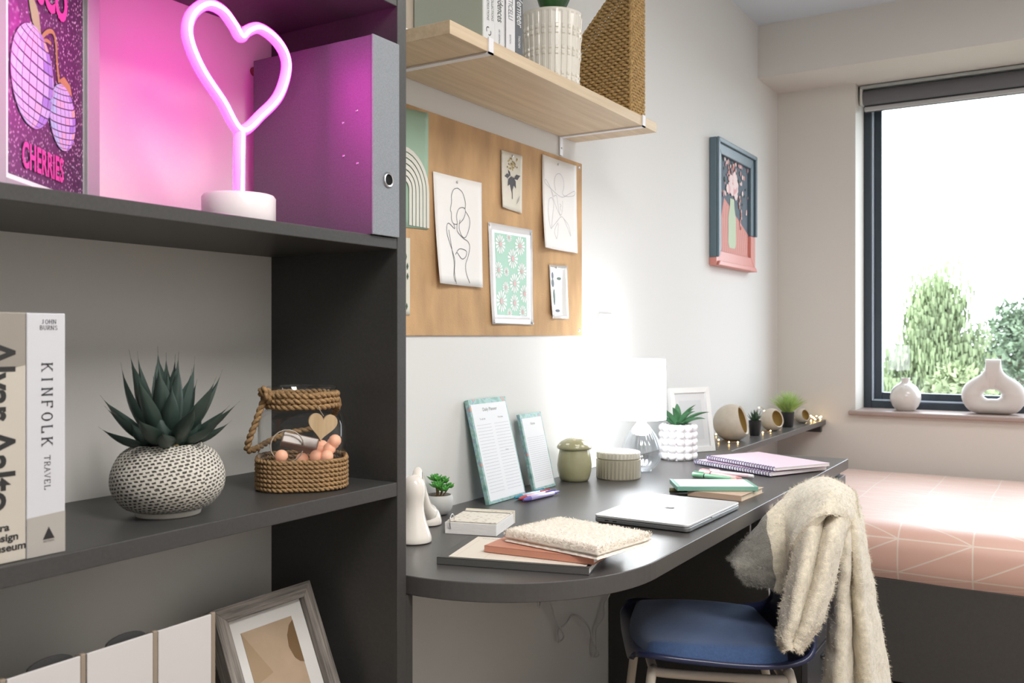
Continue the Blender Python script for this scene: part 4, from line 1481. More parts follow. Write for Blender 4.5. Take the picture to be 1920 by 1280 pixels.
# grey planner, terracotta book and fluffy notebook in a pile
gp_ = flat_book('planner', 'large grey edged planner with a cream page, bottom of the pile', 'planner', .3965, 1.3640, .262, .165, 15.5, DZ, .0125, M('grey_board', '565553', .6), soft=.002, inset=.001)
MB().rbox(-.112, .125, -.076, .082, .0126, .0136, .0003).obj('top_page', M('cream_page', 'e2d9cc', .7), gp_)
lettering('DESK PLANNER', .0062, GREYINK, gp_, (-.098, .066, .0139), (1, 0, 0), (0, 1, 0))
gl_ = MB()
for k in range(5):
    strip(gl_, [(-.10 + k * .05, -.07, .0138), (-.10 + k * .05, .055, .0138)], .0006, N=Vector((0, 0, 1)))
gl_.obj('page_lines', M('line_beige', 'c9bda9', .7), gp_)
flat_book('paperback_book', 'terracotta covered notebook lying in the middle of the pile', 'notebook', .4395, 1.3985, .202, .150, 5, DZ + .0142, .0115, M('terracotta', 'c98c75', .6, var=(30, .04)), soft=.0014)
fz = thing('fluffy_notebook', 'notebook with a fluffy cream teddy cover, top of the pile', 'notebook', (.4745, 1.4130, DZ + .0262), radians(-10))
FLUF = M('teddy_fabric', 'efe7da', .95, var=(90, .06), bump=(300, .4), sheen=.4)
w2, d2 = .101, .077


def fluffy(z0, z1, sd):
    nu, nv = 110, 84
    mb = MB()
    top = []
    for j in range(nv + 1):
        row = []
        for i in range(nu + 1):
            x, y = -w2 + 2 * w2 * i / nu, -d2 + 2 * d2 * j / nv
            e = min(min(i, nu - i) / 5, min(j, nv - j) / 5, 1)
            n_ = mnoise.noise(Vector((x * 190, y * 190, sd))) + .6 * mnoise.noise(Vector((x * 420, y * 420, sd + 4)))
            s = 1 + .012 * mnoise.noise(Vector((x * 90, y * 90, sd + 9)))
            row.append((x * s, y * s, z1 - (1 - sqrt(max(0, 1 - (1 - e) ** 2))) * (z1 - z0) * .8 + .0019 * n_ * min(1, e + .3)))
        top.append(row)
    mb.grid(top)
    bot = [[(x * .985, y * .985, z0) for (x, y, z) in row] for row in top]
    mb.grid([row[::-1] for row in bot])
    # skirt
    edge_t = top[0] + [r[-1] for r in top[1:]] + top[-1][-2::-1] + [r[0] for r in top[-2:0:-1]]
    edge_b = bot[0] + [r[-1] for r in bot[1:]] + bot[-1][-2::-1] + [r[0] for r in bot[-2:0:-1]]
    mid = [((a[0] + b[0]) / 2 * 1.012 + .001 * mnoise.noise(Vector((a[0] * 300, a[1] * 300, 2))), (a[1] + b[1]) / 2 * 1.012, (a[2] + b[2]) / 2) for a, b in zip(edge_t, edge_b)]
    mb.grid([edge_t, mid, edge_b], cu=True)
    return mb


fluffy(.0072, .0225, 3).obj('front_cover', FLUF, fz, smooth=True)
fluffy(.0005, .0074, 7).obj('back_cover', FLUF, fz, smooth=True)
MB().box(-w2 + .008, w2 - .008, -d2 + .008, d2 - .008, .006, .0085).obj('page_block', M('page_beige', 'd9cdbb', .8), fz)
tf = MB()
rr = random.Random(9)
for k in range(5200):
    x, y = rr.uniform(-w2, w2), rr.uniform(-d2, d2)
    if k % 4 == 0:
        if rr.random() < .5:
            x = rr.choice((-w2, w2))
        else:
            y = rr.choice((-d2, d2))
    z = .0212 if k % 4 else rr.uniform(.012, .021)
    d = Vector((rr.gauss(0, .8) + (x / w2 if abs(x) == w2 else 0), rr.gauss(0, .8) + (y / d2 if abs(y) == d2 else 0), rr.uniform(.1, 1))).normalized()
    u = d.orthogonal().normalized() * .0006
    p = Vector((x, y, z))
    q = p + d * rr.uniform(.002, .0038)
    tf.add([p - u, p + u, q + u * .6, q - u * .6], [(0, 1, 2, 3)])
tf.obj('pile', FLUF, fz, kind='stuff')

# leaning list pads


def floral(name, seed):
    m = bpy.data.materials.new(name)
    m.use_nodes = True
    nt = m.node_tree
    n = nt.nodes.new('ShaderNodeTexNoise')
    n.inputs['Scale'].default_value = 38
    n.inputs['Detail'].default_value = 2
    t = nt.nodes.new('ShaderNodeTexCoord')
    r = nt.nodes.new('ShaderNodeValToRGB')
    cs = [(.30, '6d9690'), (.44, '87b0a9'), (.52, 'a4c4bf'), (.58, '7fa7b8'), (.66, 'c89a8d'), (.72, 'c7b777')]
    r.color_ramp.elements[0].position, r.color_ramp.elements[0].color = cs[0][0], (*srgb(cs[0][1]), 1)
    r.color_ramp.elements[1].position, r.color_ramp.elements[1].color = cs[-1][0], (*srgb(cs[-1][1]), 1)
    for p, c in cs[1:-1]:
        r.color_ramp.elements.new(p).color = (*srgb(c), 1)
    nt.links.new(t.outputs['Object'], n.inputs['Vector'])
    nt.links.new(n.outputs['Fac'], r.inputs[0])
    nt.links.new(r.outputs[0], nt.nodes['Principled BSDF'].inputs['Base Color'])
    nt.nodes['Principled BSDF'].inputs['Roughness'].default_value = .5
    return m


FLO = floral('teal_floral', 1)


def list_pad(label, loc, rz, tilt, w, h, th, title, cols, seed):
    t = thing('list_pad', label, 'notepad', loc, 0, 'leaning list pads')
    t.rotation_euler = (0, -tilt, rz)
    bev(MB().box(-th, -.0006, 0, w, 0, h).obj('backing_pad', FLO, t), .0008)
    MB().box(-.0006, 0, .0055, w - .0055, .007, h - .012).obj('list_page', M('list_paper', 'e3e6ea', .6), t)
    ln = MB()
    n = 22
    for k in range(n):
        z = h - .062 - (h - .080) * k / n
        for (a, b) in cols:
            strip(ln, [(.0003, w * a, z), (.0003, w * b, z)], .0007)
    ln.obj('ruled_lines', M('rule_grey', 'b4b8be', .7), t)
    lettering(title, .0115 if w > .13 else .009, GREYINK, t, (.0003, w / 2, h - .030), (0, 1, 0), (0, 0, 1), align='CENTER')
    if w > .13:
        lettering('To do list', .006, GREYINK, t, (.0003, w * .26, h - .050), (0, 1, 0), (0, 0, 1), align='CENTER')
        lettering('Priorities', .006, GREYINK, t, (.0003, w * .74, h - .050), (0, 1, 0), (0, 0, 1), align='CENTER')
        lettering('Notes', .005, GREYINK, t, (.0003, w * .74, h * .47), (0, 1, 0), (0, 0, 1), align='CENTER')
    return t


list_pad('tall daily planner pad with teal border leaning on the wall', (.0745, 1.7470, DZ + .001), 0, radians(14.2), .161, .2440, .012, 'Daily Planner', ((.08, .46), (.54, .93)), 1)
list_pad('short narrow list pad with teal border leaning behind the pens', (.0715, 1.9560, DZ + .001), 0, radians(13.5), .1065, .1940, .010, 'Notes', ((.12, .90),), 2)

# three gel pens


def pen(name, label, p, q, col, r=.0060, cap=None, group=None, clear=True):
    P, Q = Vector(p), Vector(q)
    d = (Q - P)
    L = d.length
    t = thing(name, label, 'pen', p, 0, group)
    rot = d.to_track_quat('X', 'Z')
    t.rotation_mode = 'QUATERNION'
    t.rotation_quaternion = rot
    T = Matrix.Rotation(pi / 2, 4, 'Y')
    cm = M('pen_' + col, col, .25, coat=.3)
    MB().lathe([(.0001, .0), (r * .45, .0), (r * .95, .016), (r, .022), (r, .026)], 16).xf(T).obj('grip', cm, t, smooth=40)
    MB().lathe([(r * .98, .026), (r * .98, L * .82), (r * .8, L * .84)], 16).xf(T).obj('barrel', M('pen_barrel_' + col, cap or col, .2, coat=.3), t, smooth=40)
    MB().lathe([(r * .85, L * .82), (r * .7, L * .93), (r * .45, L * .94), (r * .45, L), (.0001, L)], 14).xf(T).obj('clicker', cm, t, smooth=40)
    MB().box(L * .62, L * .9, -.0012, .0012, r * .9, r * 1.35).obj('clip', cm, t)
    return t


pen('gel_pen', 'teal gel pen, first of three lying below the pads', (.0900, 1.8300, DZ + .0063), (.1050, 1.9560, DZ + .0063), '2f8fa8', cap='9db4c8')
pen('gel_pen', 'red gel pen lying between the teal and the purple one', (.1060, 1.8230, DZ + .0063), (.1205, 1.9580, DZ + .0063), 'b8484e', cap='d3a9b6')
pen('gel_pen', 'purple gel pen, nearest of three lying below the pads', (.1225, 1.8150, DZ + .0063), (.1370, 1.9580, DZ + .0063), '6f62ac', cap='a79ccb')

# mushroom jar
mj = thing('mushroom_jar', 'olive green mushroom shaped jar on the desk', 'jar', (.0679, 2.1695, DZ))
OLG = M('olive_glaze', 'a3a07d', .22, coat=.4, var=(30, .06))
MB().lathe([(.0001, 0), (.034, 0), (.0375, .002), (.041, .010), (.0455, .028), (.0462, .042), (.0440, .062), (.0410, .078), (.0395, .084), (.036, .084), (.0001, .083)], 48).obj('jar_body', OLG, mj, smooth=50)
ld = MB().lathe([(.0001, .083), (.040, .083), (.0455, .085), (.0470, .089), (.0450, .094), (.036, .104), (.022, .1115), (.010, .114), (.0001, .1145)], 48).obj('lid', OLG, mj, smooth=50)
for (az, zz, rr_, rad) in ((-.9, .098, .0405, .0075), (-1.55, .100, .039, .006), (-.3, .100, .039, .0065), (-2.2, .097, .041, .006), (.5, .099, .04, .006), (-1.1, .110, .024, .005), (.0, .110, .024, .005)):
    s = MB()
    c_ = Vector((rr_ * cos(az), rr_ * sin(az), zz))
    nrm = Vector((cos(az) * .55, sin(az) * .55, .83)).normalized()
    u = nrm.orthogonal().normalized()
    v = nrm.cross(u)
    ring1 = [tuple(c_ + nrm * .0010 + u * rad * .8 * cos(k * pi / 8) + v * rad * .8 * sin(k * pi / 8)) for k in range(16)]
    ring0 = [tuple(c_ - nrm * .0015 + u * rad * cos(k * pi / 8) + v * rad * sin(k * pi / 8)) for k in range(16)]
    s.grid([ring0, ring1], cu=True)
    s.f.append(tuple(range(16, 32)))
    s.m.append(0)
    s.obj('spot', M('spot_cream', 'd5d0b6', .25, coat=.4), ld, smooth=40)

# ribbed lidded box
rb = thing('ribbed_box', 'round stone coloured ribbed box with a lid, beside the mushroom jar', 'box', (.149, 2.2712, DZ))
RBM = M('stone_glaze', 'b0aa98', .35, coat=.2)
fl_ = lambda a, z: 1 + .022 * (abs(cos(a * 18)) - .5)
MB().lathe([(.0001, 0), (.058, 0), (.0595, .003), (.0598, .052), (.057, .0535), (.0001, .0535)], 36 * 6, rf=lambda a, z: fl_(a, z) if .001 < z < .053 else .985).obj('box_body', RBM, rb, smooth=40)
MB().lathe([(.0001, .054), (.0575, .054), (.0590, .056), (.0590, .070), (.0575, .0725), (.054, .0735), (.0001, .0735)], 36 * 6, rf=lambda a, z: fl_(a, z) if .055 < z < .071 else .99).obj('lid', M('stone_glaze_lid', 'c9c5b8', .35, coat=.2), rb, smooth=40)

# ------------------------------------------------------------------ table lamp
LAMP = (.159, 2.4033)
tl = thing('table_lamp', 'table lamp with a glowing white drum shade and fluted glass base', 'lamp', (*LAMP, DZ))
LG_ = glass_mat('lamp_glass', (.95, .96, .97), .16)
gb = [(.0001, .012), (.026, .010), (.036, .013), (.047, .026), (.0545, .044), (.0555, .060), (.051, .082), (.040, .105), (.026, .125), (.014, .137), (.011, .142)]
gbi = interp([(a, 0, b) for a, b in gb], 4)
MB().lathe([(p[0], p[2]) for p in gbi], 120, rf=lambda a, z: 1 + .035 * abs(cos(a * 10))).obj('glass_base', LG_, tl, smooth=True)
MB().lathe([(p[0] * .94, p[2] + .002) for p in gbi], 120, rf=lambda a, z: 1 + .035 * abs(cos(a * 10))).obj('glass_lining', LG_, tl, smooth=True)
MB().tube([(.026 * cos(k * pi / 20), .026 * sin(k * pi / 20), .004) for k in range(40)], .0035, 8, closed=True).obj('foot_ring', LG_, tl, smooth=True)
MB().lathe([(.0001, .004), (.028, .004), (.029, .007), (.0001, .009)], 36).obj('foot_disc', LG_, tl, smooth=True)
MB().lathe([(.013, .132), (.013, .160), (.009, .163), (.0001, .163)], 20).obj('lamp_holder', WHITE, tl, smooth=40)
SHD = bpy.data.materials.new('lit_shade')
SHD.use_nodes = True
_b = SHD.node_tree.nodes['Principled BSDF']
_b.inputs['Base Color'].default_value = (.9, .9, .9, 1)
_b.inputs['Roughness'].default_value = .9
_b.inputs['Emission Color'].default_value = (.93, .97, 1, 1)
_b.inputs['Emission Strength'].default_value = 6.5
sh = MB().lathe([(.0690, .150), (.0688, .235), (.0672, .318), (.0664, .3195), (.0658, .318), (.0676, .235), (.0680, .150), (.0690, .150)], 56).obj('lamp_shade', SHD, tl, smooth=50)
MB().tube([(.0, .0, .163), (0, 0, .30)], .003, 6).obj('shade_rod', WHITE, tl)
for a in (0, 2 * pi / 3, 4 * pi / 3):
    MB().tube([(0, 0, .30), (.066 * cos(a), .066 * sin(a), .312)], .0014, 5).obj('shade_spoke', WHITE, tl)
MB().ball((0, 0, .205), .026, 20).obj('bulb', M('bulb_lit', 'ffffff', .5, emis=('f4f8ff', 30.0)), tl, smooth=True)

# bubble planter
bp_ = thing('bubble_planter', 'white bobble planter with a green aloe, beside the lamp', 'plant', (.1446, 2.7176, DZ))
BUB = M('bobble_white', 'eeecee', .15, coat=.5)
MB().lathe([(.0001, 0), (.047, 0), (.0475, .110), (.044, .110), (.044, .095), (.0001, .095)], 40).obj('pot', BUB, bp_, smooth=40)
nb = MB().ball((0, 0, 0), .0134, 16)
first = nb.obj('bobble', BUB, bp_, smooth=True)
first.location = (.0480, 0, .0118)
for lv in range(5):
    for k in range(12):
        if lv == 0 and k == 0:
            continue
        a = 2 * pi * k / 12
        link('bobble', first.data, bp_).location = (.0480 * cos(a), .0480 * sin(a), .0118 + lv * .0216)
MB().lathe([(.044, .098), (.02, .10), (.0001, .101)], 20).obj('soil', MATS['soil'], bp_)
AL = M('aloe_leaf', '4f8058', .45, var=(18, .25))
rr = random.Random(31)
for k, (az, el, ln_) in enumerate(((-2.2, 1.15, .10), (-1.5, 1.35, .085), (-.6, 1.0, .105), (-.2, .75, .10), (.5, .9, .105), (1.2, 1.1, .09), (2.0, 1.2, .10), (2.9, 1.0, .095), (-2.8, .85, .09), (-1.0, .7, .07), (.2, 1.4, .09), (1.6, .6, .08))):
    mb = MB()
    blade(mb, (.008 * cos(az), .008 * sin(az), .098), az, el, ln_, .022, droop=.9, thick=.3, n=9, curl=.6)
    mb.obj('leaf', AL, bp_, smooth=60)

# white photo frame
wf = thing('white_photo_frame', 'white photo frame standing behind the bobble planter', 'photo frame', (.0985, 2.820, DZ + .001))
wf.rotation_euler = (0, radians(-9), radians(-28))
mitre(wf, .170, .2150, .018, .016, WHITE, WHITE)
MB().box(-.013, -.006, .017, .153, .017, .198).obj('mount', M('mount_pale', 'dedfe1', .8), wf)
MB().box(-.006, -.0055, .038, .132, .042, .172).obj('print', M('print_pale', 'd2d5d8', .7), wf)
MB().box(-.004, -.0034, .017, .153, .017, .198).obj('glazing', MATS['picture_glass'], wf)
stn = MB().prism([(-.016, .16), (-.016, .15), (-.060, .012), (-.065, .012)], .07, .10, 'y').obj('strut', BLACKP, wf)

# three ceramic ball tealight holders
BALL = M('ball_ceramic', 'c9bfb0', .45, var=(60, .05))
BIN = M('ball_inside', 'b99e63', .45)


def ball_holder(label, loc, R, rz):
    t = thing('ball_holder', label, 'candle holder', loc, rz, 'hollow ceramic balls')
    zc = R * .93
    ax = Vector((.96, 0, .27)).normalized()   # opening direction
    u = Vector((0, 1, 0))
    v = ax.cross(u)
    th0 = .88
    rows_o, rows_i = [], []
    for i in range(25):
        th = th0 + (pi - th0) * i / 24
        for rows_, q in ((rows_o, R), (rows_i, R * .90)):
            row = []
            for k in range(40):
                p = Vector((0, 0, zc)) + (ax * cos(th) + (u * cos(2 * pi * k / 40) + v * sin(2 * pi * k / 40)) * max(sin(th), .002)) * q
                p.z = max(p.z, 0 if q == R else .004)
                row.append(tuple(p))
            rows_.append(row)
    MB().grid(rows_o, cu=True).grid([rows_o[0], rows_i[0]], cu=True).obj('ball_shell', BALL, t, smooth=40)
    MB().grid(rows_i, cu=True).obj('inner_glaze', BIN, t, smooth=True)
    MB().lathe([(.0001, R * .16), (R * .26, R * .16), (R * .26, R * .42), (R * .22, R * .42), (R * .22, R * .38), (.0001, R * .38)], 20, (-R * .05, 0)).obj('tealight', M('tealight_wax', 'e8dcc0', .5), t, smooth=40)
    return t


ball_holder('largest hollow cream ceramic ball on the ledge', (.1207, 3.3124, DZ), .0690, radians(4))
ball_holder('medium hollow cream ceramic ball between the two black pots', (.1486, 3.7320, DZ), .0465, radians(-20))
ball_holder('smallest hollow cream ceramic ball near the end of the ledge', (.1677, 4.1318, DZ), .0330, radians(-24))

# two black pots
for (lab, loc, rt_, h, kind) in (('small black pot with a dark spiky succulent on the ledge', (.1457, 3.5112, DZ), .0245, .058, 0), ('small black pot with feathery light green grass on the ledge', (.1637, 3.9116, DZ), .0275, .064, 1)):
    t = thing('black_pot_plant', lab, 'plant', loc)
    MB().lathe([(.0001, 0), (rt_ * .78, 0), (rt_ * .8, .002), (rt_, h - .002), (rt_, h), (rt_ * .92, h), (rt_ * .9, h - .008), (.0001, h - .008)], 28).obj('pot', BLACKP, t, smooth=40)
    rr = random.Random(5 + kind)
    if kind == 0:
        mt_ = M('haworthia', '3c5440', .5)
        for k in range(20):
            mb = MB()
            az = k * 2.4
            blade(mb, (0, 0, h - .008), az, 1.4 - .045 * k, .05 * rr.uniform(.8, 1.1), .0095, droop=-.2, thick=.5, n=6)
            mb.obj('leaf', mt_, t, smooth=60)
    else:
        mb = MB()
        for k in range(420):
            az, el = rr.uniform(0, 2 * pi), rr.uniform(.65, 1.52)
            ln_ = rr.uniform(.055, .105)
            b0 = Vector((rr.gauss(0, .006), rr.gauss(0, .006), h - .008))
            d = Vector((cos(az) * cos(el), sin(az) * cos(el), sin(el)))
            p1 = b0 + d * ln_ * .6
            p2 = p1 + (d + Vector((0, 0, -.25))).normalized() * ln_ * .4
            mb.tube([b0, p1, p2], .0009, 3, rads=[.0010, .0011, .0003], caps=False)
        mb.obj('grass_blades', M('grass_light', 'a9c274', .6, var=(30, .2)), t, kind='stuff')

# fairy lights along the ledge
fl2 = thing('fairy_lights', 'string of tiny warm fairy lights along the ledge', 'string lights', (0, 0, DZ))
rr = random.Random(2)
fp = [(.085, 3.01, .004), (.060, 3.12, .004), (.045, 3.20, .006), (.150, 3.190, .006), (.172, 3.222, .004), (.100, 3.225, .008), (.028, 3.27, .010), (.022, 3.42, .006), (.060, 3.56, .005), (.150, 3.60, .004), (.165, 3.655, .006), (.090, 3.655, .004), (.060, 3.72, .03), (.075, 3.800, .085), (.085, 3.84, .070), (.06, 3.95, .02), (.100, 4.03, .02), (.105, 4.14, .012), (.165, 4.21, .010), (.205, 4.215, .010), (.150, 4.245, .014), (.200, 4.255, .022), (.185, 4.275, .010), (.215, 4.28, .018), (.20, 4.31, .012)]
fi = interp(fp, 8)
MB().tube([(p[0], p[1], max(p[2], .0012)) for p in fi], .0007, 5).obj('wire', M('copper_wire', 'b98d5a', .3, metal=.8), fl2, smooth=True)
BUL = M('fairy_bulb', 'ffe2a8', .4, emis=('ffd28a', 14.0))
bm_ = MB().ball((0, 0, 0), .0028, 8).obj('bulb', BUL, fl2, smooth=True)
bm_.location = fp[2]
for p in fp[3:]:
    link('bulb', bm_.data, fl2).location = (p[0], p[1], max(p[2], .003))
for k in range(7):
    link('bulb', bm_.data, fl2).location = (.165 + rr.random() * .045, 4.19 + rr.random() * .11, .004 + rr.random() * .022)

# ------------------------------------------------------------------ laptop
lt = thing('laptop', 'closed silver laptop on the desk', 'laptop', (.4655, 1.8535, DZ + .001), radians(-1))
ALU = M('aluminium', 'dfe0e2', .42, metal=.6)
ALD = M('aluminium_side', '8e9092', .35, metal=.8)


def rrect(w, d, r, n=8):
    out = []
    for (cx, cy, a0) in ((w / 2 - r, d / 2 - r, 0), (-w / 2 + r, d / 2 - r, pi / 2), (-w / 2 + r, -d / 2 + r, pi), (w / 2 - r, -d / 2 + r, 3 * pi / 2)):
        out += [(cx + r * cos(a0 + pi / 2 * k / n), cy + r * sin(a0 + pi / 2 * k / n)) for k in range(n + 1)]
    return out


bev(MB().prism(rrect(.208, .302, .011), .0005, .0095).obj('base', ALD, lt), .0022, 3)
bev(MB().prism(rrect(.208, .302, .011), .0102, .0150).obj('lid', ALU, lt), .0012, 3)
for y in (-.136, -.1):
    pass
for x in (-.078, -.060):
    MB().rbox(x, x + .009, -.1516, -.1505, .0042, .0066, .0004).obj('port', BLACKP, lt)
MB().rbox(.1035, .1046, -.022, .022, .0075, .0105, .0004).obj('finger_notch', M('notch_grey', 'c9ced6', .3, metal=.5), lt)
# fruit shaped emblem with a bite and a leaf
ap = []
for k in range(44):
    a = 2 * pi * k / 44
    r = .0100 * (1 + .07 * cos(2 * a) * -1) + (-.0022 * max(0, cos(a - pi / 2)) ** 14) + (-.0008 * max(0, cos(a + pi / 2)) ** 10)
    ap.append([r * cos(a) * 1.02, r * sin(a) * 1.05])
bc_, br_ = (.0118, .0012), .0052
for p in ap:
    dx, dy = p[0] - bc_[0], p[1] - bc_[1]
    q = sqrt(dx * dx + dy * dy)
    if q < br_:
        p[0], p[1] = bc_[0] + dx / q * br_ if dx < 0 else p[0] - (br_ - q) * 1.5, bc_[1] + dy / q * br_
EMB = M('mirror_emblem', '6c7075', .08, metal=1)
# the top of the emblem points to the hinge side, towards the wall
emb = MB().prism([(-p[1] * 1.05, p[0]) for p in ap], .0150, .0153)
emb.prism([(-.0112, .0004), (-.0130, .0006), (-.0152, .0022), (-.0158, .0046), (-.0140, .0044), (-.0118, .0026)], .0150, .0153)
emb.obj('emblem', EMB, lt)

# ------------------------------------------------------------------ teal pad, beige notebook, marker
flat_book('small_notebook', 'small beige notebook under the teal bordered pad', 'notebook', .4830, 2.1720, .135, .150, -3, DZ, .0135, M('beige_cover', 'cdb29c', .6), M('page_ivory', 'ded2bd', .8), soft=.0012)
tp = thing('bordered_pad', 'teal bordered list pad lying on the beige notebook', 'notepad', (.4490, 2.1750, DZ + .0142), radians(31))
bev(MB().box(-.097, .097, -.058, .058, 0, .0105).obj('backing_pad', M('teal_board', '7fb5a4', .45), tp), .0008)
MB().box(-.089, .087, -.0565, .053, .0105, .0111).obj('list_page', M('list_paper', 'e3e6ea', .6), tp)
mk = thing('khaki_marker', 'khaki pen sticking out under the teal bordered pad', 'pen', (.3570, 2.1210, DZ + .0065), radians(25))
MB().lathe([(.0001, 0), (.0058, 0), (.0062, .002), (.0062, .024)], 14).xf(Matrix.Rotation(pi / 2, 4, 'Y')).obj('cap', M('khaki_plastic', '6e6a46', .4), mk, smooth=40)
MB().lathe([(.0055, .024), (.0055, .06), (.0001, .06)], 14).xf(Matrix.Rotation(pi / 2, 4, 'Y')).obj('barrel', MATS['khaki_plastic'], mk, smooth=40)


def highlighter(label, p, q, c1, c2, r=.0075, tipc=None):
    P, Q = Vector(p), Vector(q)
    d = Q - P
    L = d.length
    t = thing('highlighter', label, 'pen', p)
    t.rotation_mode = 'QUATERNION'
    t.rotation_quaternion = d.to_track_quat('X', 'Z')
    T = Matrix.Rotation(pi / 2, 4, 'Y')
    MB().lathe([(.0001, 0), (r * .9, 0), (r, .002), (r, L * .27), (r * .95, L * .275)], 18).xf(T).obj('cap', M('hl_' + c1, c1, .4), t, smooth=40)
    MB().lathe([(r * .86, L * .275), (r * .86, L * .30)], 18).xf(T).obj('collar', BLACKP if tipc else MATS['hl_' + c1], t, smooth=40)
    MB().lathe([(r * .93, L * .30), (r * .9, L * .90), (r * .8, L * .905)], 18).xf(T).obj('barrel', M('hl_' + c1, c1, .4), t, smooth=40)
    MB().lathe([(r * .8, L * .905), (r * .75, L * .985), (r * .5, L), (.0001, L)], 18).xf(T).obj('end_plug', M('hl_' + (tipc or c2), tipc or c2, .4), t, smooth=40)
    MB().box(.004, L * .24, -.002, .002, r * .95, r * 1.35).obj('clip', MATS['hl_' + c1], t)
    return t


highlighter('mint green highlighter lying behind the teal pad', (.3190, 2.3850, DZ + .0078), (.4500, 2.3500, DZ + .0078), '8ac6a0', '8ac6a0', tipc='d8b9a0')
highlighter('salmon pink highlighter lying behind the green one', (.3190, 2.4420, DZ + .0078), (.4560, 2.3720, DZ + .0078), 'e7b3b6', 'd08f8c', tipc='d08f8c')
highlighter('white tipped pale pink marker in front of the pink notebooks', (.3350, 2.4620, DZ + .0070), (.4680, 2.4430, DZ + .0070), 'ecd3da', 'eeeef2', r=.0065)

# ------------------------------------------------------------------ pink spiral notebooks
PKC = M('pink_cover_card', 'e8cfde', .5)


def spiral_book(label, cx, cy, a, z, w, d, th):
    """spiral along the -y edge (local), w along x"""
    t = thing('spiral_notebook', label, 'notebook', (cx, cy, z), radians(a), 'pink spiral notebooks')
    MB().rbox(-w / 2, w / 2, -d / 2 + .006, d / 2, th - .001, th, .0004).obj('front_cover', PKC, t)
    MB().rbox(-w / 2, w / 2, -d / 2 + .006, d / 2, 0, .001, .0004).obj('back_cover', PKC, t)
    MB().box(-w / 2 + .001, w / 2 - .001, -d / 2 + .007, d / 2 - .001, .001, th - .001).obj('page_block', PAPER, t)
    r = (th + .003) / 2
    wire = M('spiral_wire', '6e6a8c', .35, metal=.3)
    n = int(w / .0100)
    s0 = MB().tube([(.0004 * k, -d / 2 + .006 + r * cos(2 * pi * k / 12), th / 2 + .0004 + r * sin(2 * pi * k / 12)) for k in range(12)], .0015, 6, closed=True)
    so = s0.obj('spiral_ring', wire, t, smooth=True)
    so.location = (-w / 2 + .006, 0, 0)
    for k in range(1, n):
        link('spiral_ring', so.data, t).location = (-w / 2 + .006 + k * (w - .012) / (n - 1), 0, 0)
    return t


spiral_book('pink spiral notebook at the bottom of the pair', .4140, 2.6610, -26, DZ + .0033, .300, .235, .0095)
spiral_book('pink spiral notebook lying on top of another', .4350, 2.6650, -30, DZ + .0165, .285, .215, .0085)

# ================================================================== vases on the sill
SZ = .790
v1 = MB().lathe([(.0001, 0), (.035, 0), (.039, .003), (.054, .020), (.064, .045), (.0655, .062), (.060, .085), (.047, .106), (.030, .119), (.0195, .125), (.0175, .130), (.0185, .142), (.0195, .146), (.0165, .146), (.0145, .13), (.0001, .12)], 56, rf=lambda a, z: 1 + .006 * sin(a * 9 + z * 120) * sin(z * 90)).obj('round_vase', M('vase_glaze', 'd9d4d0', .15, coat=.5), None, smooth=True)
v1.location = (.5475, 4.435, SZ)
tag(v1, 'small round white vase with a short neck on the sill', 'vase')
# ring vase: a flattened bottle with an oval hole right through
v2 = thing('ring_vase', 'large matt white ring shaped vase with a hole, on the sill', 'vase', (.8985, 4.425, SZ))
out = [(.052, 0), (.085, .008), (.108, .030), (.122, .062), (.122, .095), (.108, .125), (.083, .147), (.056, .164), (.040, .180), (.032, .200), (.0295, .232), (.0285, .2355)]
prof_ = interp([(a, 0, b) for a, b in out], 4)
ol = [(p[0], p[2]) for p in prof_]
outline = ol + [(-x, z) for x, z in reversed(ol)]
nO = len(outline)
hc = (-.004, .084)
hole = []
for k in range(nO):
    x, z = outline[k]
    a = atan2((z - hc[1]) * 1.0, x - hc[0])
    hole.append((hc[0] + .034 * cos(a), hc[1] + .0215 * sin(a)))
rows = []
nr = 16
for i in range(nr):
    t = i / nr * 2 * pi
    # section round the ring: from the outline to the hole and back
    s = .5 - .5 * cos(t)
    row = []
    for k in range(nO):
        o_, h_ = outline[k], hole[k]
        x, z = o_[0] + (h_[0] - o_[0]) * s, o_[1] + (h_[1] - o_[1]) * s
        dep = .047 * (.55 + .45 * max(0, min(1, (.19 - o_[1]) / .1)))
        row.append((x, -dep * sin(t) * 1.0, z))
    rows.append(row)
MB().grid(rows, cu=True, cv=True).obj('vase_body', M('matt_white', 'd3cdc9', .6), v2, smooth=50)

# ================================================================== chair
ch = thing('desk_chair', 'blue upholstered shell chair pulled up to the desk', 'chair', (.505, 2.03, -.014), radians(29))
NAVY = M('navy_shell', '2a3050', .3, spec=.5)
BLUE = M('blue_fabric', '3d5680', .85, var=(220, .14), bump=(700, .35), sheen=.25)
BEIGE = M('beige_steel', 'c9bfb2', .4)
prf = [(-.196, .428, .150), (-.190, .446, .185), (-.155, .450, .206), (-.08, .442, .214), (.02, .434, .216), (.10, .434, .214), (.155, .446, .205), (.190, .478, .192), (.208, .53, .178), (.220, .60, .150), (.232, .68, .130), (.241, .72, .115), (.246, .752, .095), (.248, .766, .060)]
pc = interp(prf, 5)
nv = 20
rows = []
for i, p in enumerate(pc):
    t = i / (len(pc) - 1)
    row = []
    for k in range(nv + 1):
        s = -1 + 2 * k / nv
        lift = .028 * abs(s) ** 4 if p[2 - 1] < .50 else 0
        wrap = -.028 * abs(s) ** 3 if p[1] >= .50 else 0
        w_ = (p[1] - .44) / .08
        w_ = max(0, min(1, w_))
        row.append((p[0] - .030 * abs(s) ** 3 * w_, s * p[2], p[1] + .022 * abs(s) ** 4 * (1 - w_)))
    rows.append(row)
so = MB().grid(rows).obj('shell', NAVY, ch, smooth=True)
solid(so, .011, -1)
cu_ = []
nu = 26
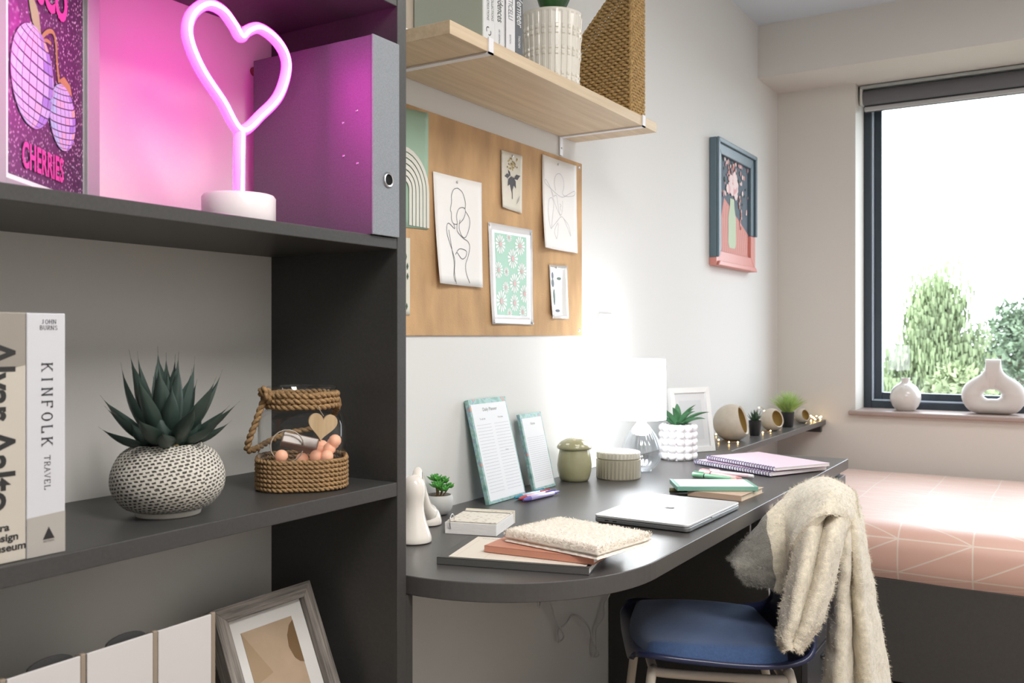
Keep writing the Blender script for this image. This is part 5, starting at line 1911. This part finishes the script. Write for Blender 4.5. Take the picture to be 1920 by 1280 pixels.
for i in range(nu + 1):
    u = -1 + 2 * i / nu
    row = []
    for k in range(nv + 1):
        s = -1 + 2 * k / nv
        # squircle footprint
        x = -.022 + .178 * u * sqrt(max(0, 1 - .30 * s * s))
        y = .200 * s * sqrt(max(0, 1 - .30 * u * u))
        e = max(abs(u), abs(s))
        edge = max(0, 1 - ((e - .80) / .20) ** 2) if e > .80 else 1
        dome = .040 + .012 * (1 - u * u) * (1 - s * s)
        z = .4415 - .012 * (u + 1) * .5 + .022 * abs(s) ** 4 * .8 + (dome * sqrt(edge) if edge > 0 else 0)
        row.append((x, y, z))
    cu_.append(row)
MB().grid(cu_).obj('seat_cushion', BLUE, ch, smooth=True)
for sx_ in (-1, 1):
    MB().tube(interp([(-.165, sx_ * .155, .427), (-.10, sx_ * .160, .422), (.10, sx_ * .160, .414), (.135, sx_ * .155, .416)], 4), .010, 10).obj('seat_rail', BEIGE, ch, smooth=True)
MB().tube([(-.155, -.155, .424), (-.155, .155, .424)], .010, 10).obj('cross_rail', BEIGE, ch, smooth=True)
MB().tube([(.12, -.155, .414), (.12, .155, .414)], .010, 10).obj('cross_rail', BEIGE, ch, smooth=True)
for (ax_, sy_, bx_) in ((-.155, -1, -.205), (-.155, 1, -.205), (.128, -1, .215), (.128, 1, .215)):
    MB().tube(interp([(ax_, sy_ * .150, .420), (ax_ * 1.06 - (.0), sy_ * .165, .395), (bx_, sy_ * .205, .0145)], 6), .0105, 10).obj('leg', BEIGE, ch, smooth=True)

# ------------------------------------------------------------------ throw over the chair back
FLAP = [[(0.5478, 2.0089, 0.6218), (0.5793, 2.0285, 0.6673), (0.6172, 2.0637, 0.7204), (0.6519, 2.1441, 0.7649), (0.697, 2.172, 0.787), (0.7374, 2.1617, 0.7918), (0.7788, 2.1639, 0.771)], [(0.5553, 1.99, 0.6219), (0.5876, 2.01, 0.6457), (0.6308, 2.0251, 0.6905), (0.6655, 2.0701, 0.7375), (0.7115, 2.0633, 0.7784), (0.7626, 2.048, 0.7933), (0.7892, 2.135, 0.7512)], [(0.5658, 1.973, 0.6163), (0.5967, 1.9922, 0.6245), (0.6405, 2.0076, 0.6504), (0.6743, 2.0285, 0.6924), (0.7188, 1.9973, 0.7511), (0.7741, 1.9963, 0.7815), (0.7933, 2.1258, 0.733)], [(0.5748, 1.9786, 0.6022), (0.6037, 1.9965, 0.5999), (0.6416, 2.02, 0.6057), (0.6723, 2.0273, 0.634), (0.7169, 1.9608, 0.7209), (0.781, 1.9652, 0.7714), (0.7933, 2.1258, 0.7117)], [(0.5846, 1.9964, 0.5843), (0.6137, 2.0145, 0.576), (0.6438, 2.0331, 0.5666), (0.6703, 2.026, 0.5756), (0.7164, 1.9369, 0.6896), (0.7814, 1.9537, 0.7601), (0.7892, 2.135, 0.6919)]]
STRIP = [[(0.7202, 2.0052, 0.7294), (0.734, 1.9926, 0.7459), (0.7472, 1.9817, 0.7582), (0.7532, 2.001, 0.7612), (0.7569, 2.0315, 0.7585), (0.7717, 2.0124, 0.7612), (0.7839, 2.0045, 0.7582), (0.7902, 2.0239, 0.7465), (0.795, 2.0516, 0.7294)], [(0.7123, 1.9697, 0.7075), (0.7296, 1.9451, 0.714), (0.7458, 1.9234, 0.7198), (0.7497, 1.9517, 0.7151), (0.7495, 1.9987, 0.7065), (0.7685, 1.9634, 0.7151), (0.783, 1.9465, 0.7198), (0.7873, 1.9751, 0.7151), (0.789, 2.0173, 0.7075)], [(0.7084, 1.9379, 0.6517), (0.7256, 1.9133, 0.6591), (0.7417, 1.8915, 0.6658), (0.7453, 1.9196, 0.6604), (0.7446, 1.9662, 0.6505), (0.7636, 1.9309, 0.6604), (0.778, 1.914, 0.6658), (0.782, 1.9423, 0.6604), (0.7832, 1.9843, 0.6517)], [(0.7012, 1.9157, 0.5947), (0.7181, 1.8909, 0.6031), (0.7339, 1.869, 0.6106), (0.7369, 1.8967, 0.6045), (0.7356, 1.943, 0.5933), (0.7544, 1.9076, 0.6045), (0.7685, 1.8905, 0.6106), (0.7719, 1.9184, 0.6045), (0.7725, 1.96, 0.5947)], [(0.6955, 1.9004, 0.5425), (0.7116, 1.8751, 0.5518), (0.7266, 1.8527, 0.5601), (0.7285, 1.8797, 0.5533), (0.7259, 1.9252, 0.541), (0.7441, 1.8894, 0.5533), (0.7574, 1.8718, 0.5601), (0.7597, 1.8991, 0.5533), (0.759, 1.9398, 0.5425)], [(0.6941, 1.8855, 0.5047), (0.7067, 1.865, 0.5127), (0.7184, 1.8469, 0.5198), (0.7194, 1.8682, 0.514), (0.7167, 1.9042, 0.5034), (0.7311, 1.8755, 0.514), (0.7415, 1.8612, 0.5198), (0.7427, 1.8827, 0.514), (0.7415, 1.9148, 0.5047)], [(0.7044, 1.8918, 0.484), (0.7134, 1.8692, 0.4922), (0.7218, 1.849, 0.4996), (0.7195, 1.8683, 0.4936), (0.7135, 1.9022, 0.4826), (0.7246, 1.8714, 0.4936), (0.7317, 1.8552, 0.4996), (0.7296, 1.8745, 0.4936), (0.7248, 1.9045, 0.484)]]
PANEL = [[(0.7417, 2.1315, 0.7819), (0.7473, 2.1274, 0.7817), (0.7515, 2.1294, 0.7804), (0.7525, 2.146, 0.7768), (0.7531, 2.1647, 0.7728), (0.7582, 2.1626, 0.7722), (0.7628, 2.1626, 0.7713), (0.7645, 2.1772, 0.768), (0.7661, 2.1919, 0.7647), (0.7674, 2.2086, 0.761)], [(0.7586, 2.0866, 0.7499), (0.7686, 2.0641, 0.7545), (0.7752, 2.0571, 0.7563), (0.774, 2.0864, 0.7515), (0.7718, 2.121, 0.7458), (0.7806, 2.1036, 0.7494), (0.7883, 2.0913, 0.7521), (0.7884, 2.1156, 0.7483), (0.7887, 2.14, 0.7444), (0.788, 2.1696, 0.7397)], [(0.7694, 2.0781, 0.6884), (0.7823, 2.0432, 0.6963), (0.7904, 2.0301, 0.6997), (0.7879, 2.068, 0.6924), (0.784, 2.1133, 0.6835), (0.7951, 2.0855, 0.6899), (0.8046, 2.065, 0.6948), (0.8039, 2.0958, 0.689), (0.8033, 2.1267, 0.6832), (0.8014, 2.165, 0.6759)], [(0.7585, 2.0972, 0.6188), (0.7759, 2.051, 0.631), (0.787, 2.0326, 0.6363), (0.7843, 2.0799, 0.6259), (0.78, 2.1367, 0.6133), (0.7949, 2.0995, 0.6231), (0.8077, 2.0716, 0.6308), (0.8075, 2.1098, 0.6226), (0.8075, 2.1481, 0.6145), (0.8059, 2.196, 0.604)], [(0.7477, 2.1152, 0.5422), (0.7684, 2.064, 0.5578), (0.782, 2.0436, 0.5647), (0.7802, 2.0961, 0.5517), (0.7766, 2.1593, 0.5359), (0.7944, 2.118, 0.5486), (0.8098, 2.087, 0.5584), (0.8109, 2.1295, 0.5483), (0.8122, 2.1722, 0.5381), (0.8119, 2.2256, 0.5251)], [(0.7416, 2.1114, 0.4471), (0.7647, 2.0617, 0.4652), (0.7805, 2.0427, 0.4733), (0.7808, 2.0965, 0.4582), (0.7796, 2.1611, 0.4397), (0.7995, 2.1212, 0.4545), (0.817, 2.0915, 0.4659), (0.8204, 2.1355, 0.4541), (0.8242, 2.1796, 0.4423), (0.8265, 2.2347, 0.4272)], [(0.7335, 2.1064, 0.3401), (0.7595, 2.0585, 0.361), (0.7781, 2.0412, 0.3704), (0.7812, 2.0967, 0.3529), (0.7828, 2.1631, 0.3316), (0.8054, 2.1249, 0.3486), (0.8255, 2.0968, 0.3619), (0.8319, 2.1426, 0.3482), (0.8387, 2.1886, 0.3346), (0.8442, 2.2456, 0.317)], [(0.7255, 2.1014, 0.1855), (0.7549, 2.0556, 0.2106), (0.7768, 2.0404, 0.2218), (0.7832, 2.098, 0.2009), (0.7882, 2.1665, 0.1753), (0.8141, 2.1302, 0.1958), (0.8373, 2.1041, 0.2116), (0.8472, 2.1521, 0.1952), (0.8577, 2.2004, 0.1789), (0.8671, 2.2598, 0.1579)], [(0.7214, 2.0989, 0.0191), (0.7531, 2.0545, 0.0486), (0.777, 2.0406, 0.0618), (0.7855, 2.0994, 0.0371), (0.7928, 2.1693, 0.0071), (0.8206, 2.1343, 0.0311), (0.8458, 2.1094, 0.0498), (0.858, 2.1587, 0.0305), (0.8708, 2.2085, 0.0113), (0.8827, 2.2695, -0.0134)]]
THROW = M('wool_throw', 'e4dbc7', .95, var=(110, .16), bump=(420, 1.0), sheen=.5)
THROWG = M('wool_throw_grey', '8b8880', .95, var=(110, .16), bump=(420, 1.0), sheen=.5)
tw = thing('throw_blanket', 'fluffy cream wool throw draped over the chair back', 'blanket', (0, 0, 0))


def dense(rows, n=5):
    a = [interp(r, n) for r in rows]
    cols = list(zip(*a))
    b = [interp(list(c_), n) for c_ in cols]
    return [list(r) for r in zip(*b)]


rr = random.Random(17)
fz_ = MB()


def cloth(name, ctrl, th, wav, n=5, grey=0):
    g = dense(ctrl, n)
    g = [[(p + Vector((mnoise.noise(p * 26), mnoise.noise(p * 26 + Vector((5, 0, 0))), mnoise.noise(p * 26 + Vector((0, 7, 0))))) * wav + Vector((mnoise.noise(p * 150), mnoise.noise(p * 150 + Vector((5, 0, 0))), mnoise.noise(p * 150 + Vector((0, 7, 0))))) * .0016) for p in r] for r in g]
    mb = MB().grid([[tuple(p) for p in r] for r in g])
    nc = len(g[0])
    if grey:
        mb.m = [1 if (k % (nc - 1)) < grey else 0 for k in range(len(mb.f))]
    o = mb.obj(name, [THROW, THROWG], tw, smooth=True)
    solid(o, th, 0)
    subsurf(o, 1)
    # stray wool fibres, densest along the edges
    for _ in range(6500):
        i, j = rr.randrange(len(g) - 1), rr.randrange(nc - 1)
        if rr.random() < .45:
            if rr.random() < .5:
                i = rr.choice((0, len(g) - 2))
            else:
                j = rr.choice((0, nc - 2))
        a_, b_ = rr.random(), rr.random()
        p = g[i][j].lerp(g[i][j + 1], a_).lerp(g[i + 1][j].lerp(g[i + 1][j + 1], a_), b_)
        nrm = (g[i][j + 1] - g[i][j]).cross(g[i + 1][j] - g[i][j])
        if nrm.length < 1e-9:
            continue
        nrm.normalize()
        if nrm.dot(cam.location - p) < 0:
            nrm = -nrm
        p = p + nrm * th * .5
        d = (nrm * rr.uniform(.2, 1) + Vector((rr.gauss(0, .7), rr.gauss(0, .7), rr.gauss(0, .7)))).normalized()
        u = d.orthogonal().normalized() * .00035
        q = p + d * rr.uniform(.003, .0095)
        if min(p.x, q.x) < .612 and max(p.z, q.z) > .69:
            continue
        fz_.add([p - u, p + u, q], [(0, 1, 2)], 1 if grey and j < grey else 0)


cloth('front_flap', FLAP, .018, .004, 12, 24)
cloth('folded_corner', STRIP, .016, .003, 11)
cloth('hanging_panel', PANEL, .016, .004, 10)
fz_.obj('wool_fibres', [THROW, THROWG], tw, kind='stuff')
